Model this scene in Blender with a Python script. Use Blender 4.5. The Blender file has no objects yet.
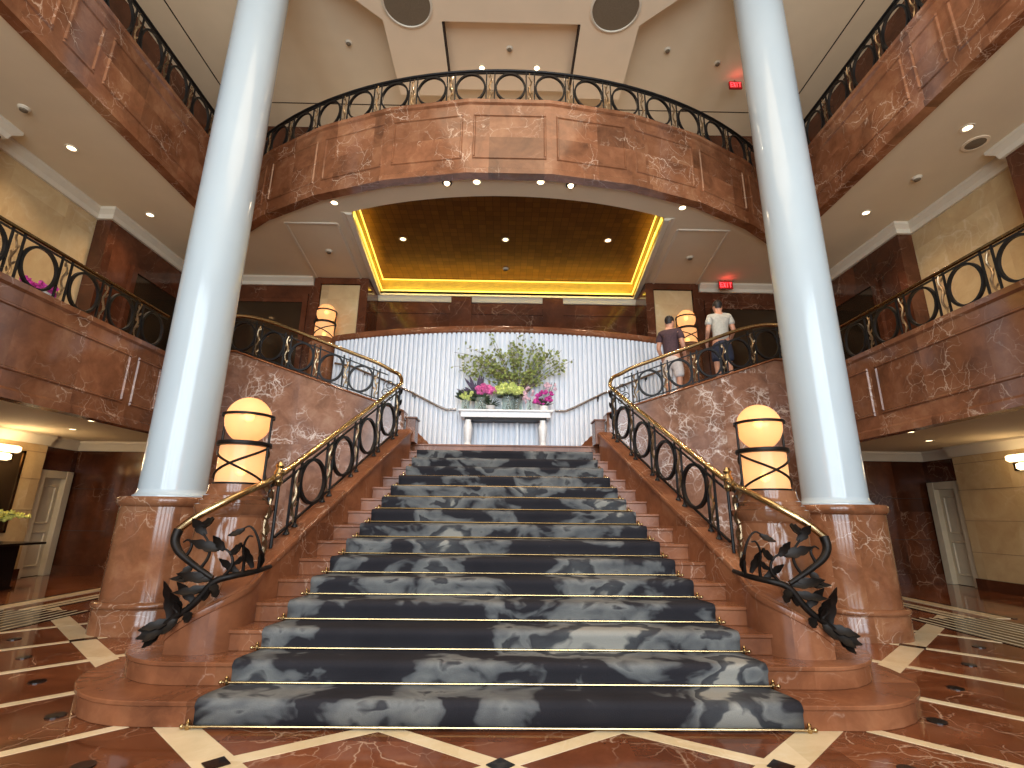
import bpy, bmesh, math, random
from mathutils import Vector, Matrix
PI = math.pi
R_ = math.radians
random.seed(7)
SC = bpy.context.scene
COL = SC.collection

# ------------------------------------------------------------------ camera
def make_camera():
    f, H, P, Y, RO = 490.0, 1.405, R_(15.0), R_(0.72), R_(0.65)
    fw = Vector((math.sin(Y)*math.cos(P), math.cos(Y)*math.cos(P), math.sin(P)))
    rt = fw.cross(Vector((0, 0, 1))).normalized()
    up = rt.cross(fw)
    c, s = math.cos(RO), math.sin(RO)
    r2 = c*rt + s*up
    u2 = c*up - s*rt
    m = Matrix((r2, u2, -fw)).transposed().to_4x4()
    m.translation = (0, 0, H)
    cd = bpy.data.cameras.new('camera')
    cd.sensor_width = 36
    cd.lens = f/1024*36
    cd.clip_start = 0.05
    o = bpy.data.objects.new('camera', cd)
    o.matrix_world = m
    COL.objects.link(o)
    SC.camera = o
make_camera()

# ------------------------------------------------------------------ world, light, exposure
SC.view_settings.view_transform = 'Standard'
SC.view_settings.look = 'None'
SC.view_settings.exposure = 0.12
SC.view_settings.gamma = 1.0
SC.view_settings.use_curve_mapping = False
w = bpy.data.worlds.new('daylight')
SC.world = w
w.use_nodes = True
bg = w.node_tree.nodes['Background']
bg.inputs[0].default_value = (0.80, 0.90, 1.0, 1)
bg.inputs[1].default_value = 0.6

def light(name, kind, loc, energy, color, rot=(0, 0, 0), size=None, sy=None, spot=None, blend=0.6, rad=0.05):
    d = bpy.data.lights.new(name, kind)
    d.energy = energy
    d.color = color
    if kind == 'AREA':
        d.shape = 'RECTANGLE'
        d.size = size
        d.size_y = sy
    else:
        d.shadow_soft_size = rad
    if kind == 'SPOT':
        d.spot_size = R_(spot)
        d.spot_blend = blend
    o = bpy.data.objects.new(name, d)
    o.location = loc
    o.rotation_euler = rot
    COL.objects.link(o)
    return o
DAY = (0.80, 0.91, 1.0)
WARM = (1.0, 0.70, 0.42)
WARM2 = (1.0, 0.75, 0.50)
WIN_X = (-5.2, -2.6, 0.0, 2.6, 5.2)
for x in WIN_X:     # daylight through the five tall front windows behind the viewer
    light('window_daylight', 'AREA', (x, -6.45, 5.3), 470, DAY, (R_(90), 0, 0), 1.9, 9.0)
# added warm fill below the ceiling, for lighting guessed in an unseen dome
light('dome_light', 'AREA', (0, 2.0, 11.35), 330, WARM2, (0, 0, 0), 6.0, 6.0)
# added unseen uplights behind the top parapets, brightening the ceiling
light('parapet_uplight', 'AREA', (0, 10.4, 8.2), 62, WARM2, (R_(180), 0, 0), 10.0, 0.4)
for x in (-6.9, 6.9):
    light('parapet_uplight', 'AREA', (x, 3.5, 8.2), 42, WARM2, (R_(180), 0, 0), 0.4, 10.0)

# ------------------------------------------------------------------ materials
M = {}
def nodes_of(name):
    m = bpy.data.materials.new(name)
    m.use_nodes = True
    nt = m.node_tree
    b = nt.nodes['Principled BSDF']
    M[name] = m
    return m, nt, b
def N(nt, t, **kw):
    n = nt.nodes.new(t)
    for k, v in kw.items():
        if isinstance(k, str) and hasattr(n, k):
            setattr(n, k, v)
        else:
            n.inputs[k].default_value = v
    return n
def ramp(nt, stops, interp='LINEAR'):
    n = nt.nodes.new('ShaderNodeValToRGB')
    cr = n.color_ramp
    cr.interpolation = interp
    while len(cr.elements) < len(stops):
        cr.elements.new(0.5)
    for e, (p, c) in zip(cr.elements, stops):
        e.position = p
        e.color = (c[0], c[1], c[2], 1) if len(c) == 3 else c
    return n
def srgb(r, g, b):
    return tuple(((c/255)/12.92 if c/255 <= 0.04045 else (((c/255)+0.055)/1.055)**2.4) for c in (r, g, b))
def simple(name, col, rough=0.5, metal=0.0, noise=0.06, nscale=6.0, spec=0.5, coat=0.0, bump=0.0):
    m, nt, b = nodes_of(name)
    L = nt.links.new
    geo = N(nt, 'ShaderNodeNewGeometry')
    no = N(nt, 'ShaderNodeTexNoise')
    no.inputs['Scale'].default_value = nscale
    no.inputs['Detail'].default_value = 4
    L(geo.outputs['Position'], no.inputs['Vector'])
    lo = tuple(c*(1-noise*2) for c in col)
    hi = tuple(min(1, c*(1+noise*2)) for c in col)
    r = ramp(nt, [(0.3, lo), (0.7, hi)])
    L(no.outputs['Fac'], r.inputs[0])
    L(r.outputs[0], b.inputs['Base Color'])
    b.inputs['Roughness'].default_value = rough
    b.inputs['Metallic'].default_value = metal
    b.inputs['Specular IOR Level'].default_value = spec
    b.inputs['Coat Weight'].default_value = coat
    if bump:
        bp = N(nt, 'ShaderNodeBump')
        bp.inputs['Strength'].default_value = bump
        bp.inputs['Distance'].default_value = 0.02
        L(no.outputs['Fac'], bp.inputs['Height'])
        L(bp.outputs[0], b.inputs['Normal'])
    return m
def marble(name, dark, mid, light_, vein, rough=0.12, scale=1.0, vein_amt=1.0, slab=1.0, var=0.22, vw=0.012, spec=0.5):
    m, nt, b = nodes_of(name)
    L = nt.links.new
    geo = N(nt, 'ShaderNodeNewGeometry')
    pos = geo.outputs['Position']
    # each slab is cut from another place in the block
    dv = N(nt, 'ShaderNodeVectorMath', operation='MULTIPLY_ADD')
    L(pos, dv.inputs[0])
    dv.inputs[1].default_value = (1/slab, 1/slab, 0.6/slab)
    dv.inputs[2].default_value = (0.37, 0.21, 0.13)
    fl = N(nt, 'ShaderNodeVectorMath', operation='FLOOR')
    L(dv.outputs[0], fl.inputs[0])
    wn = N(nt, 'ShaderNodeTexWhiteNoise', noise_dimensions='3D')
    L(fl.outputs[0], wn.inputs['Vector'])
    sh = N(nt, 'ShaderNodeVectorMath', operation='MULTIPLY_ADD')
    L(wn.outputs['Color'], sh.inputs[0])
    sh.inputs[1].default_value = (9, 9, 9)
    L(pos, sh.inputs[2])
    n0 = N(nt, 'ShaderNodeTexNoise')
    n0.inputs['Scale'].default_value = 1.6*scale
    n0.inputs['Detail'].default_value = 5
    L(sh.outputs[0], n0.inputs['Vector'])
    wp = N(nt, 'ShaderNodeVectorMath', operation='MULTIPLY_ADD')
    L(n0.outputs['Color'], wp.inputs[0])
    wp.inputs[1].default_value = (0.75/scale, 0.75/scale, 0.75/scale)
    L(sh.outputs[0], wp.inputs[2])
    n1 = N(nt, 'ShaderNodeTexNoise')
    n1.inputs['Scale'].default_value = 1.3*scale
    n1.inputs['Detail'].default_value = 8
    n1.inputs['Roughness'].default_value = 0.65
    L(wp.outputs[0], n1.inputs['Vector'])
    r1 = ramp(nt, [(0.28, dark), (0.52, mid), (0.75, light_)])
    L(n1.outputs['Fac'], r1.inputs[0])
    out = r1.outputs[0]
    n2 = N(nt, 'ShaderNodeTexNoise')
    n2.inputs['Scale'].default_value = 0.9*scale
    n2.inputs['Detail'].default_value = 3
    L(sh.outputs[0], n2.inputs['Vector'])
    for i, (sc, wd, lo, hi) in enumerate(((1.5, vw, 0.45, 0.62), (4.2, vw*1.5, 0.5, 0.64))):
        vo = N(nt, 'ShaderNodeTexVoronoi', feature='DISTANCE_TO_EDGE')
        vo.inputs['Scale'].default_value = sc*scale
        L(wp.outputs[0], vo.inputs['Vector'])
        rv = ramp(nt, [(0.0, (1, 1, 1)), (wd, (0.45, 0.45, 0.45)), (wd*3.2, (0, 0, 0))])
        L(vo.outputs['Distance'], rv.inputs[0])
        rm = ramp(nt, [(lo, (0, 0, 0)), (hi, (1, 1, 1))])
        L(n2.outputs['Fac'], rm.inputs[0])
        mm = N(nt, 'ShaderNodeMath', operation='MULTIPLY')
        L(rv.outputs[0], mm.inputs[0])
        L(rm.outputs[0], mm.inputs[1])
        m2 = N(nt, 'ShaderNodeMath', operation='MULTIPLY')
        L(mm.outputs[0], m2.inputs[0])
        m2.inputs[1].default_value = vein_amt*(0.8 if i == 0 else 0.55)
        mx = N(nt, 'ShaderNodeMix', data_type='RGBA')
        L(m2.outputs[0], mx.inputs[0])
        L(out, mx.inputs[6])
        mx.inputs[7].default_value = (*vein, 1)
        out = mx.outputs[2]
    # slab to slab tone
    mr = N(nt, 'ShaderNodeMapRange')
    L(wn.outputs['Value'], mr.inputs[0])
    mr.inputs[3].default_value = 1-var
    mr.inputs[4].default_value = 1+var
    hv = N(nt, 'ShaderNodeHueSaturation')
    L(out, hv.inputs['Color'])
    L(mr.outputs[0], hv.inputs['Value'])
    L(hv.outputs[0], b.inputs['Base Color'])
    b.inputs['Roughness'].default_value = rough
    b.inputs['Specular IOR Level'].default_value = spec
    return m
def emit(name, col, strength):
    m, nt, b = nodes_of(name)
    b.inputs['Base Color'].default_value = (*col, 1)
    b.inputs['Emission Color'].default_value = (*col, 1)
    b.inputs['Emission Strength'].default_value = strength
    return m

marble('red_marble', srgb(88, 54, 35), srgb(132, 84, 56), srgb(160, 114, 82), srgb(232, 206, 180), 0.12, 1.3, 0.8, 0.95, 0.2, 0.006)
marble('red_marble_veined', srgb(100, 66, 50), srgb(138, 97, 76), srgb(164, 126, 104), srgb(232, 214, 200), 0.15, 2.4, 1.1, 0.8, 0.12, 0.016)
marble('red_marble_stair', srgb(92, 54, 35), srgb(126, 77, 50), srgb(152, 101, 70), srgb(232, 205, 180), 0.24, 1.2, 0.45, 0.9, 0.14, 0.005, 0.3)
marble('floor_marble', srgb(74, 40, 24), srgb(112, 62, 37), srgb(142, 86, 55), srgb(225, 195, 165), 0.08, 1.0, 0.7, 1.3, 0.18, 0.005)
marble('brown_marble', srgb(58, 31, 19), srgb(86, 47, 29), srgb(112, 66, 43), srgb(200, 165, 135), 0.12, 0.9, 0.45, 1.1, 0.2, 0.006)
marble('cream_marble', srgb(180, 148, 104), srgb(198, 169, 124), srgb(212, 188, 146), srgb(240, 228, 200), 0.18, 0.8, 0.3, 1.0, 0.06)
marble('inlay_cream', srgb(206, 180, 138), srgb(224, 200, 160), srgb(234, 214, 178), srgb(244, 232, 206), 0.1, 1.2, 0.3, 0.7, 0.05)
marble('inlay_black', srgb(16, 13, 12), srgb(26, 22, 20), srgb(38, 32, 30), srgb(120, 110, 100), 0.1, 1.2, 0.3, 0.7, 0.05)
simple('ceiling_paint', srgb(216, 199, 170), 0.85, noise=0.012, nscale=2)
simple('ceiling_light_paint', srgb(228, 208, 178), 0.85, noise=0.012, nscale=2)
simple('moulding_paint', srgb(214, 202, 180), 0.6, noise=0.01)
simple('column_white', srgb(186, 198, 203), 0.2, noise=0.012, nscale=1.2, coat=0.25)
simple('wall_white', srgb(228, 232, 238), 0.55, noise=0.01)
simple('table_white', srgb(232, 232, 230), 0.35, noise=0.03, nscale=20)
simple('iron', srgb(17, 15, 15), 0.45, 0.3, 0.1)
simple('dark_bronze', srgb(30, 24, 20), 0.45, 0.4, 0.2, 12, spec=0.25)
simple('brass', srgb(186, 160, 116), 0.22, 1.0, 0.05, 5)
simple('aged_brass', srgb(128, 100, 62), 0.25, 1.0, 0.15, 9)
simple('steel', srgb(176, 170, 164), 0.25, 1.0, 0.05)
simple('silvered_bronze', srgb(150, 128, 100), 0.3, 0.9, 0.25, 18)
simple('dark_wood', srgb(24, 17, 13), 0.25, noise=0.2, nscale=4)
simple('door_paint', srgb(206, 190, 160), 0.5, noise=0.02)
simple('skin', srgb(190, 136, 108), 0.5, noise=0.04, nscale=12)
simple('hair_dark', srgb(30, 22, 18), 0.6, noise=0.3, nscale=60)
simple('shirt_plum', srgb(70, 48, 52), 0.85, noise=0.1, nscale=30)
simple('shirt_grey', srgb(176, 172, 160), 0.85, noise=0.06, nscale=30)
simple('shorts_navy', srgb(38, 42, 60), 0.85, noise=0.1, nscale=30)
simple('shorts_pale', srgb(206, 196, 190), 0.85, noise=0.05, nscale=30)
simple('shoe_white', srgb(215, 212, 208), 0.6)
simple('leaf_green', srgb(132, 142, 78), 0.5, noise=0.35, nscale=14)
simple('leaf_dark', srgb(46, 62, 40), 0.5, noise=0.3, nscale=14)
simple('leaf_plum', srgb(84, 72, 92), 0.55, noise=0.3, nscale=20)
simple('stem_brown', srgb(92, 76, 52), 0.7, noise=0.2, nscale=20)
simple('petal_pink', srgb(226, 110, 170), 0.6, noise=0.2, nscale=30)
simple('petal_magenta', srgb(196, 60, 150), 0.6, noise=0.25, nscale=30)
simple('petal_blush', srgb(222, 186, 196), 0.6, noise=0.15, nscale=30)
simple('petal_lime', srgb(206, 214, 130), 0.6, noise=0.2, nscale=30)
simple('petal_yellow', srgb(240, 230, 120), 0.6, noise=0.15, nscale=30)
simple('pot_white', srgb(226, 222, 218), 0.3, noise=0.02)
simple('speaker_grille', srgb(112, 98, 78), 0.8, noise=0.1, nscale=80)
simple('mirror_dark', srgb(74, 58, 42), 0.06, 0.6, 0.08, 1.0)
simple('joint_dark', srgb(48, 34, 24), 0.8)
simple('joint_cream', srgb(150, 124, 86), 0.8)

simple('gold_paint', srgb(206, 172, 70), 0.5, 0.3, 0.05, 6)  # gilding of the tray sides, with the yellow cove light painted in
def gold_leaf():
    m, nt, b = nodes_of('gold_leaf')
    L = nt.links.new
    geo = N(nt, 'ShaderNodeNewGeometry')
    br = N(nt, 'ShaderNodeTexBrick')
    br.offset = 0.0
    br.inputs['Scale'].default_value = 1.0
    br.inputs['Brick Width'].default_value = 0.16
    br.inputs['Row Height'].default_value = 0.16
    br.inputs['Mortar Size'].default_value = 0.004
    br.inputs['Color1'].default_value = (*srgb(140, 96, 40), 1)
    br.inputs['Color2'].default_value = (*srgb(118, 78, 32), 1)
    br.inputs['Mortar'].default_value = (*srgb(84, 54, 22), 1)
    L(geo.outputs['Position'], br.inputs['Vector'])
    L(br.outputs['Color'], b.inputs['Base Color'])
    b.inputs['Metallic'].default_value = 0.6
    b.inputs['Roughness'].default_value = 0.4
gold_leaf()

def carpet():
    m, nt, b = nodes_of('carpet_swirl')
    L = nt.links.new
    geo = N(nt, 'ShaderNodeNewGeometry')
    mp = N(nt, 'ShaderNodeMapping')
    mp.inputs['Scale'].default_value = (0.85, 1.15, 1.25)
    mp.inputs['Rotation'].default_value = (0.3, 0.25, 0.5)
    L(geo.outputs['Position'], mp.inputs['Vector'])
    n0 = N(nt, 'ShaderNodeTexNoise')
    n0.inputs['Scale'].default_value = 1.8
    n0.inputs['Detail'].default_value = 3
    L(mp.outputs[0], n0.inputs['Vector'])
    wp = N(nt, 'ShaderNodeVectorMath', operation='MULTIPLY_ADD')
    L(n0.outputs['Color'], wp.inputs[0])
    wp.inputs[1].default_value = (0.55, 0.55, 0.55)
    L(mp.outputs[0], wp.inputs[2])
    n1 = N(nt, 'ShaderNodeTexNoise')
    n1.inputs['Scale'].default_value = 1.5
    n1.inputs['Detail'].default_value = 4
    n1.inputs['Roughness'].default_value = 0.5
    n1.inputs['Distortion'].default_value = 0.25
    L(wp.outputs[0], n1.inputs['Vector'])
    r = ramp(nt, [(0.0, srgb(30, 28, 31)), (0.48, srgb(44, 42, 45)), (0.51, srgb(88, 88, 88)), (0.575, srgb(112, 111, 108)), (0.60, srgb(58, 57, 59)), (0.66, srgb(72, 72, 73)), (0.685, srgb(142, 138, 129))])
    L(n1.outputs['Fac'], r.inputs[0])
    nf = N(nt, 'ShaderNodeTexNoise')
    nf.inputs['Scale'].default_value = 160
    L(geo.outputs['Position'], nf.inputs['Vector'])
    mr = N(nt, 'ShaderNodeMapRange')
    mr.inputs[3].default_value = 0.75
    mr.inputs[4].default_value = 1.25
    L(nf.outputs['Fac'], mr.inputs[0])
    hv = N(nt, 'ShaderNodeHueSaturation')
    L(r.outputs[0], hv.inputs['Color'])
    L(mr.outputs[0], hv.inputs['Value'])
    L(hv.outputs[0], b.inputs['Base Color'])
    b.inputs['Roughness'].default_value = 0.95
    b.inputs['Specular IOR Level'].default_value = 0.1
    bp = N(nt, 'ShaderNodeBump')
    bp.inputs['Strength'].default_value = 0.3
    bp.inputs['Distance'].default_value = 0.01
    L(nf.outputs['Fac'], bp.inputs['Height'])
    L(bp.outputs[0], b.inputs['Normal'])
carpet()

def lamp_glass(name, col, e):
    m, nt, b = nodes_of(name)
    L = nt.links.new
    out = nt.nodes['Material Output']
    nt.nodes.remove(b)
    tr = N(nt, 'ShaderNodeBsdfTransparent')
    tr.inputs[0].default_value = (1.0, 0.8, 0.5, 1)
    tl = N(nt, 'ShaderNodeBsdfTranslucent')
    tl.inputs[0].default_value = (*col, 1)
    df = N(nt, 'ShaderNodeBsdfPrincipled')
    df.inputs['Base Color'].default_value = (*col, 1)
    df.inputs['Roughness'].default_value = 0.15
    em = N(nt, 'ShaderNodeEmission')
    em.inputs[0].default_value = (*col, 1)
    em.inputs[1].default_value = e
    m1 = N(nt, 'ShaderNodeMixShader')
    m1.inputs[0].default_value = 0.5
    L(df.outputs[0], m1.inputs[1]); L(tl.outputs[0], m1.inputs[2])
    m2 = N(nt, 'ShaderNodeMixShader')
    m2.inputs[0].default_value = 0.22
    L(m1.outputs[0], m2.inputs[1]); L(tr.outputs[0], m2.inputs[2])
    ad = N(nt, 'ShaderNodeAddShader')
    L(m2.outputs[0], ad.inputs[0]); L(em.outputs[0], ad.inputs[1])
    L(ad.outputs[0], out.inputs[0])
lamp_glass('amber_glass', srgb(250, 200, 150), 0.30)
def clear_glass():
    m, nt, b = nodes_of('vase_glass')
    out = nt.nodes['Material Output']
    b.inputs['Base Color'].default_value = (0.80, 0.86, 0.84, 1)
    b.inputs['Roughness'].default_value = 0.04
    tr = N(nt, 'ShaderNodeBsdfTransparent')
    tr.inputs[0].default_value = (0.93, 0.97, 0.95, 1)
    mx = N(nt, 'ShaderNodeMixShader')
    mx.inputs[0].default_value = 0.9
    nt.links.new(b.outputs[0], mx.inputs[1]); nt.links.new(tr.outputs[0], mx.inputs[2])
    nt.links.new(mx.outputs[0], out.inputs[0])
clear_glass()
emit('bulb', (1.0, 0.62, 0.14), 9)
emit('downlight_glow', (1.0, 0.78, 0.46), 5)
emit('cove_glow', (1.0, 0.74, 0.12), 1.5)
emit('exit_red', (1.0, 0.06, 0.07), 2.2)
emit('sconce_glow', (1.0, 0.82, 0.48), 2.2)
simple('exit_body', srgb(150, 30, 30), 0.4)

# ------------------------------------------------------------------ mesh helpers
class MB:
    def __init__(s):
        s.v = []; s.f = []; s.mi = []
    def add(s, vs, fs, mi=0):
        o = len(s.v)
        s.v += [tuple(p) for p in vs]
        s.f += [tuple(i+o for i in f) for f in fs]
        s.mi += [mi]*len(fs)
        return s
    def box(s, x0, x1, y0, y1, z0, z1, mi=0):
        vs = [(x, y, z) for z in (z0, z1) for y in (y0, y1) for x in (x0, x1)]
        return s.add(vs, [(0, 2, 3, 1), (4, 5, 7, 6), (0, 1, 5, 4), (2, 6, 7, 3), (0, 4, 6, 2), (1, 3, 7, 5)], mi)
    def prism(s, poly, z0, z1, mi=0):
        n = len(poly)
        vs = [(x, y, z0) for x, y in poly]+[(x, y, z1) for x, y in poly]
        fs = [tuple(range(n))[::-1], tuple(range(n, 2*n))]+[(i, (i+1) % n, n+(i+1) % n, n+i) for i in range(n)]
        return s.add(vs, fs, mi)
    def prism_xz(s, poly, y0, y1, mi=0):
        n = len(poly)
        vs = [(x, y0, z) for x, z in poly]+[(x, y1, z) for x, z in poly]
        fs = [tuple(range(n)), tuple(range(n, 2*n))[::-1]]+[(i, n+i, n+(i+1) % n, (i+1) % n) for i in range(n)]
        return s.add(vs, fs, mi)
    def lathe(s, prof, c=(0, 0, 0), n=32, mi=0, caps=True, shape=None):
        vs = []
        for r, z in prof:
            for k in range(n):
                a = 2*PI*k/n
                q = shape(a) if shape else 1.0
                vs.append((c[0]+r*q*math.cos(a), c[1]+r*q*math.sin(a), c[2]+z))
        fs = []
        for i in range(len(prof)-1):
            for k in range(n):
                fs.append((i*n+k, i*n+(k+1) % n, (i+1)*n+(k+1) % n, (i+1)*n+k))
        if caps:
            fs.append(tuple(range(n))[::-1])
            m = (len(prof)-1)*n
            fs.append(tuple(range(m, m+n)))
        return s.add(vs, fs, mi)
    def sphere(s, c, rx, ry=None, rz=None, n=16, m=10, mi=0):
        ry = ry or rx; rz = rz or rx
        prof = [(max(1e-4, math.sin(PI*i/m)), -math.cos(PI*i/m)) for i in range(m+1)]
        vs = []
        for r, z in prof:
            for k in range(n):
                a = 2*PI*k/n
                vs.append((c[0]+rx*r*math.cos(a), c[1]+ry*r*math.sin(a), c[2]+rz*z))
        fs = []
        for i in range(m):
            for k in range(n):
                fs.append((i*n+k, i*n+(k+1) % n, (i+1)*n+(k+1) % n, (i+1)*n+k))
        return s.add(vs, fs, mi)
    def tube(s, path, r, n=8, mi=0, closed=False):
        P = [Vector(p) for p in path]
        k = len(P)
        rs = r if isinstance(r, (list, tuple)) else [r]*k
        vs = []
        ref = None
        for i, p in enumerate(P):
            if closed:
                t = (P[(i+1) % k]-P[i-1]).normalized()
            else:
                t = (P[min(i+1, k-1)]-P[max(i-1, 0)]).normalized()
            if ref is None:
                ref = Vector((0, 0, 1)) if abs(t.z) < 0.9 else Vector((1, 0, 0))
            a = ref-t*ref.dot(t)
            if a.length < 1e-4:
                a = t.orthogonal()
            a.normalize()
            ref = a
            b = t.cross(a)
            for j in range(n):
                an = 2*PI*j/n
                vs.append(p+rs[i]*(math.cos(an)*a+math.sin(an)*b))
        fs = []
        for i in range(k if closed else k-1):
            i2 = (i+1) % k
            for j in range(n):
                fs.append((i*n+j, i*n+(j+1) % n, i2*n+(j+1) % n, i2*n+j))
        if not closed:
            fs.append(tuple(range(n))[::-1])
            fs.append(tuple(range((k-1)*n, k*n)))
        return s.add(vs, fs, mi)
    def sweep(s, path, prof, mi=0, closed=False):
        """profile (offset to the right of travel, height) carried along a path with plan mitres"""
        P = [Vector(p) for p in path]
        k = len(P); n = len(prof)
        vs = []
        for i, p in enumerate(P):
            pr = P[i-1] if (i > 0 or closed) else None
            nx = P[(i+1) % k] if (i < k-1 or closed) else None
            d1 = ((p-pr) if pr is not None else (nx-p)); d2 = ((nx-p) if nx is not None else (p-pr))
            d1 = Vector((d1.x, d1.y, 0)).normalized(); d2 = Vector((d2.x, d2.y, 0)).normalized()
            n1 = Vector((d1.y, -d1.x, 0)); n2 = Vector((d2.y, -d2.x, 0))
            nn = (n1+n2)
            nn = nn/max(0.35, nn.length_squared/2) if nn.length > 1e-6 else n1
            for o, z in prof:
                vs.append((p.x+nn.x*o, p.y+nn.y*o, p.z+z))
        fs = []
        for i in range(k if closed else k-1):
            i2 = (i+1) % k
            for j in range(n):
                fs.append((i*n+j, i*n+(j+1) % n, i2*n+(j+1) % n, i2*n+j))
        if not closed:
            fs.append(tuple(range(n)))
            fs.append(tuple(range((k-1)*n, k*n))[::-1])
        return s.add(vs, fs, mi)
    def leaf(s, base, d, up, L, W, curl=0.4, lobes=0, th=0.004, mi=0, n=8):
        base = Vector(base); d = Vector(d).normalized(); up = Vector(up)
        up = (up-d*up.dot(d))
        if up.length < 1e-4: up = d.orthogonal()
        up.normalize()
        side = d.cross(up)
        top = []; bot = []
        for i in range(n+1):
            t = i/n
            wd = W*math.sin(PI*min(1, 0.08+0.92*t))**0.8*(1-0.25*t)
            if lobes: wd *= 0.72+0.28*abs(math.cos(PI*t*lobes))
            c = base+d*(L*t*(1-0.25*curl*t))+up*(curl*L*t*t*0.7)
            for q in (-1, -0.0, 1):
                pt = c+side*(wd*0.5*q)+up*((abs(q))*wd*0.18)
                top.append(pt); bot.append(pt-up*th)
        vs = top+bot
        o = len(top)
        fs = []
        for i in range(n):
            for j in range(2):
                a = i*3+j
                fs.append((a, a+1, a+4, a+3))
                fs.append((o+a, o+a+3, o+a+4, o+a+1))
            fs.append((i*3, i*3+3, o+i*3+3, o+i*3))
            fs.append((i*3+2, o+i*3+2, o+i*3+5, i*3+5))
        return s.add(vs, fs, mi)
    def mirror(s):
        s.v = [(-x, y, z) for x, y, z in s.v]
        s.f = [f[::-1] for f in s.f]
        return s
    def build(s, name, mat, parent=None, mir=False, sharp=32, bevel=0):
        if mir: s.mirror()
        mats = mat if isinstance(mat, (list, tuple)) else [mat]
        if parent is not None:
            off = Vector((0, 0, 0)); p = parent
            while p is not None:
                off += Vector(p.location); p = p.parent
        else:
            xs = [p[0] for p in s.v]; ys = [p[1] for p in s.v]; zs = [p[2] for p in s.v]
            off = Vector(((min(xs)+max(xs))/2, (min(ys)+max(ys))/2, min(zs)))
        me = bpy.data.meshes.new(name)
        me.from_pydata([(x-off.x, y-off.y, z-off.z) for x, y, z in s.v], [], s.f)
        for mm in mats:
            me.materials.append(M[mm])
        me.polygons.foreach_set('material_index', s.mi)
        bm = bmesh.new(); bm.from_mesh(me)
        bmesh.ops.recalc_face_normals(bm, faces=bm.faces)
        bm.to_mesh(me); bm.free()
        me.polygons.foreach_set('use_smooth', [True]*len(me.polygons))
        me.set_sharp_from_angle(angle=R_(sharp))
        o = bpy.data.objects.new(name, me)
        COL.objects.link(o)
        if parent is not None: o.parent = parent
        else: o.location = off
        if bevel:
            b = o.modifiers.new('bevel', 'BEVEL'); b.width = bevel; b.segments = 2; b.limit_method = 'ANGLE'
        return o
def tag(o, label=None, cat=None, group=None, kind=None):
    if label: o['label'] = label
    if cat: o['category'] = cat
    if group: o['group'] = group
    if kind: o['kind'] = kind
    return o
def thing(name, label, cat, loc, group=None):
    o = bpy.data.objects.new(name, None)
    o.empty_display_size = 0.1
    o.location = loc
    COL.objects.link(o)
    return tag(o, label, cat, group)
def struct(name, mb, mat, label=None, cat=None, **kw):
    return tag(mb.build(name, mat, **kw), label, cat, kind='structure')
def rect_panel(mb, p0, u, v, nrm, w_, h_, t=0.045, d=0.025, mi=0):
    """raised picture-frame moulding: corner p0, axes u, v, outward nrm"""
    p0 = Vector(p0); u = Vector(u); v = Vector(v); n = Vector(nrm)
    def bar(a, du, dv):
        vs = []
        for k in (0, d):
            ins = t*0.3 if k else 0
            for (x, y) in ((ins, ins), (du-ins, ins), (du-ins, dv-ins), (ins, dv-ins)):
                vs.append(a+u*x+v*y+n*k)
        mb.add(vs, [(0, 3, 2, 1), (4, 5, 6, 7), (0, 1, 5, 4), (1, 2, 6, 5), (2, 3, 7, 6), (3, 0, 4, 7)], mi)
    bar(p0, w_, t); bar(p0+v*(h_-t), w_, t); p1 = p0+v*t; bar(p1, t, h_-2*t); bar(p1+u*(w_-t), t, h_-2*t)
SIDE = {-1: 'left', 1: 'right'}

# ------------------------------------------------------------------ the levels (metres)
XE = 5.8            # edge of the galleries
Z1B, Z1P, Z1R, Z1F = 2.65, 4.02, 4.69, 3.68     # first gallery: fascia bottom, coping, handrail, floor
Z2B, Z2P, Z2R, Z2F = 7.00, 8.48, 9.21, 8.08     # second gallery
ZT = 11.5
ZSP, ZSR = 8.37, 9.13     # coping and handrail of the straight top galleries
ARC_C, ARC_R = 15.97, 8.93
def arc_y(x, r=ARC_R, c=ARC_C):
    return c-math.sqrt(r*r-x*x)

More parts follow.
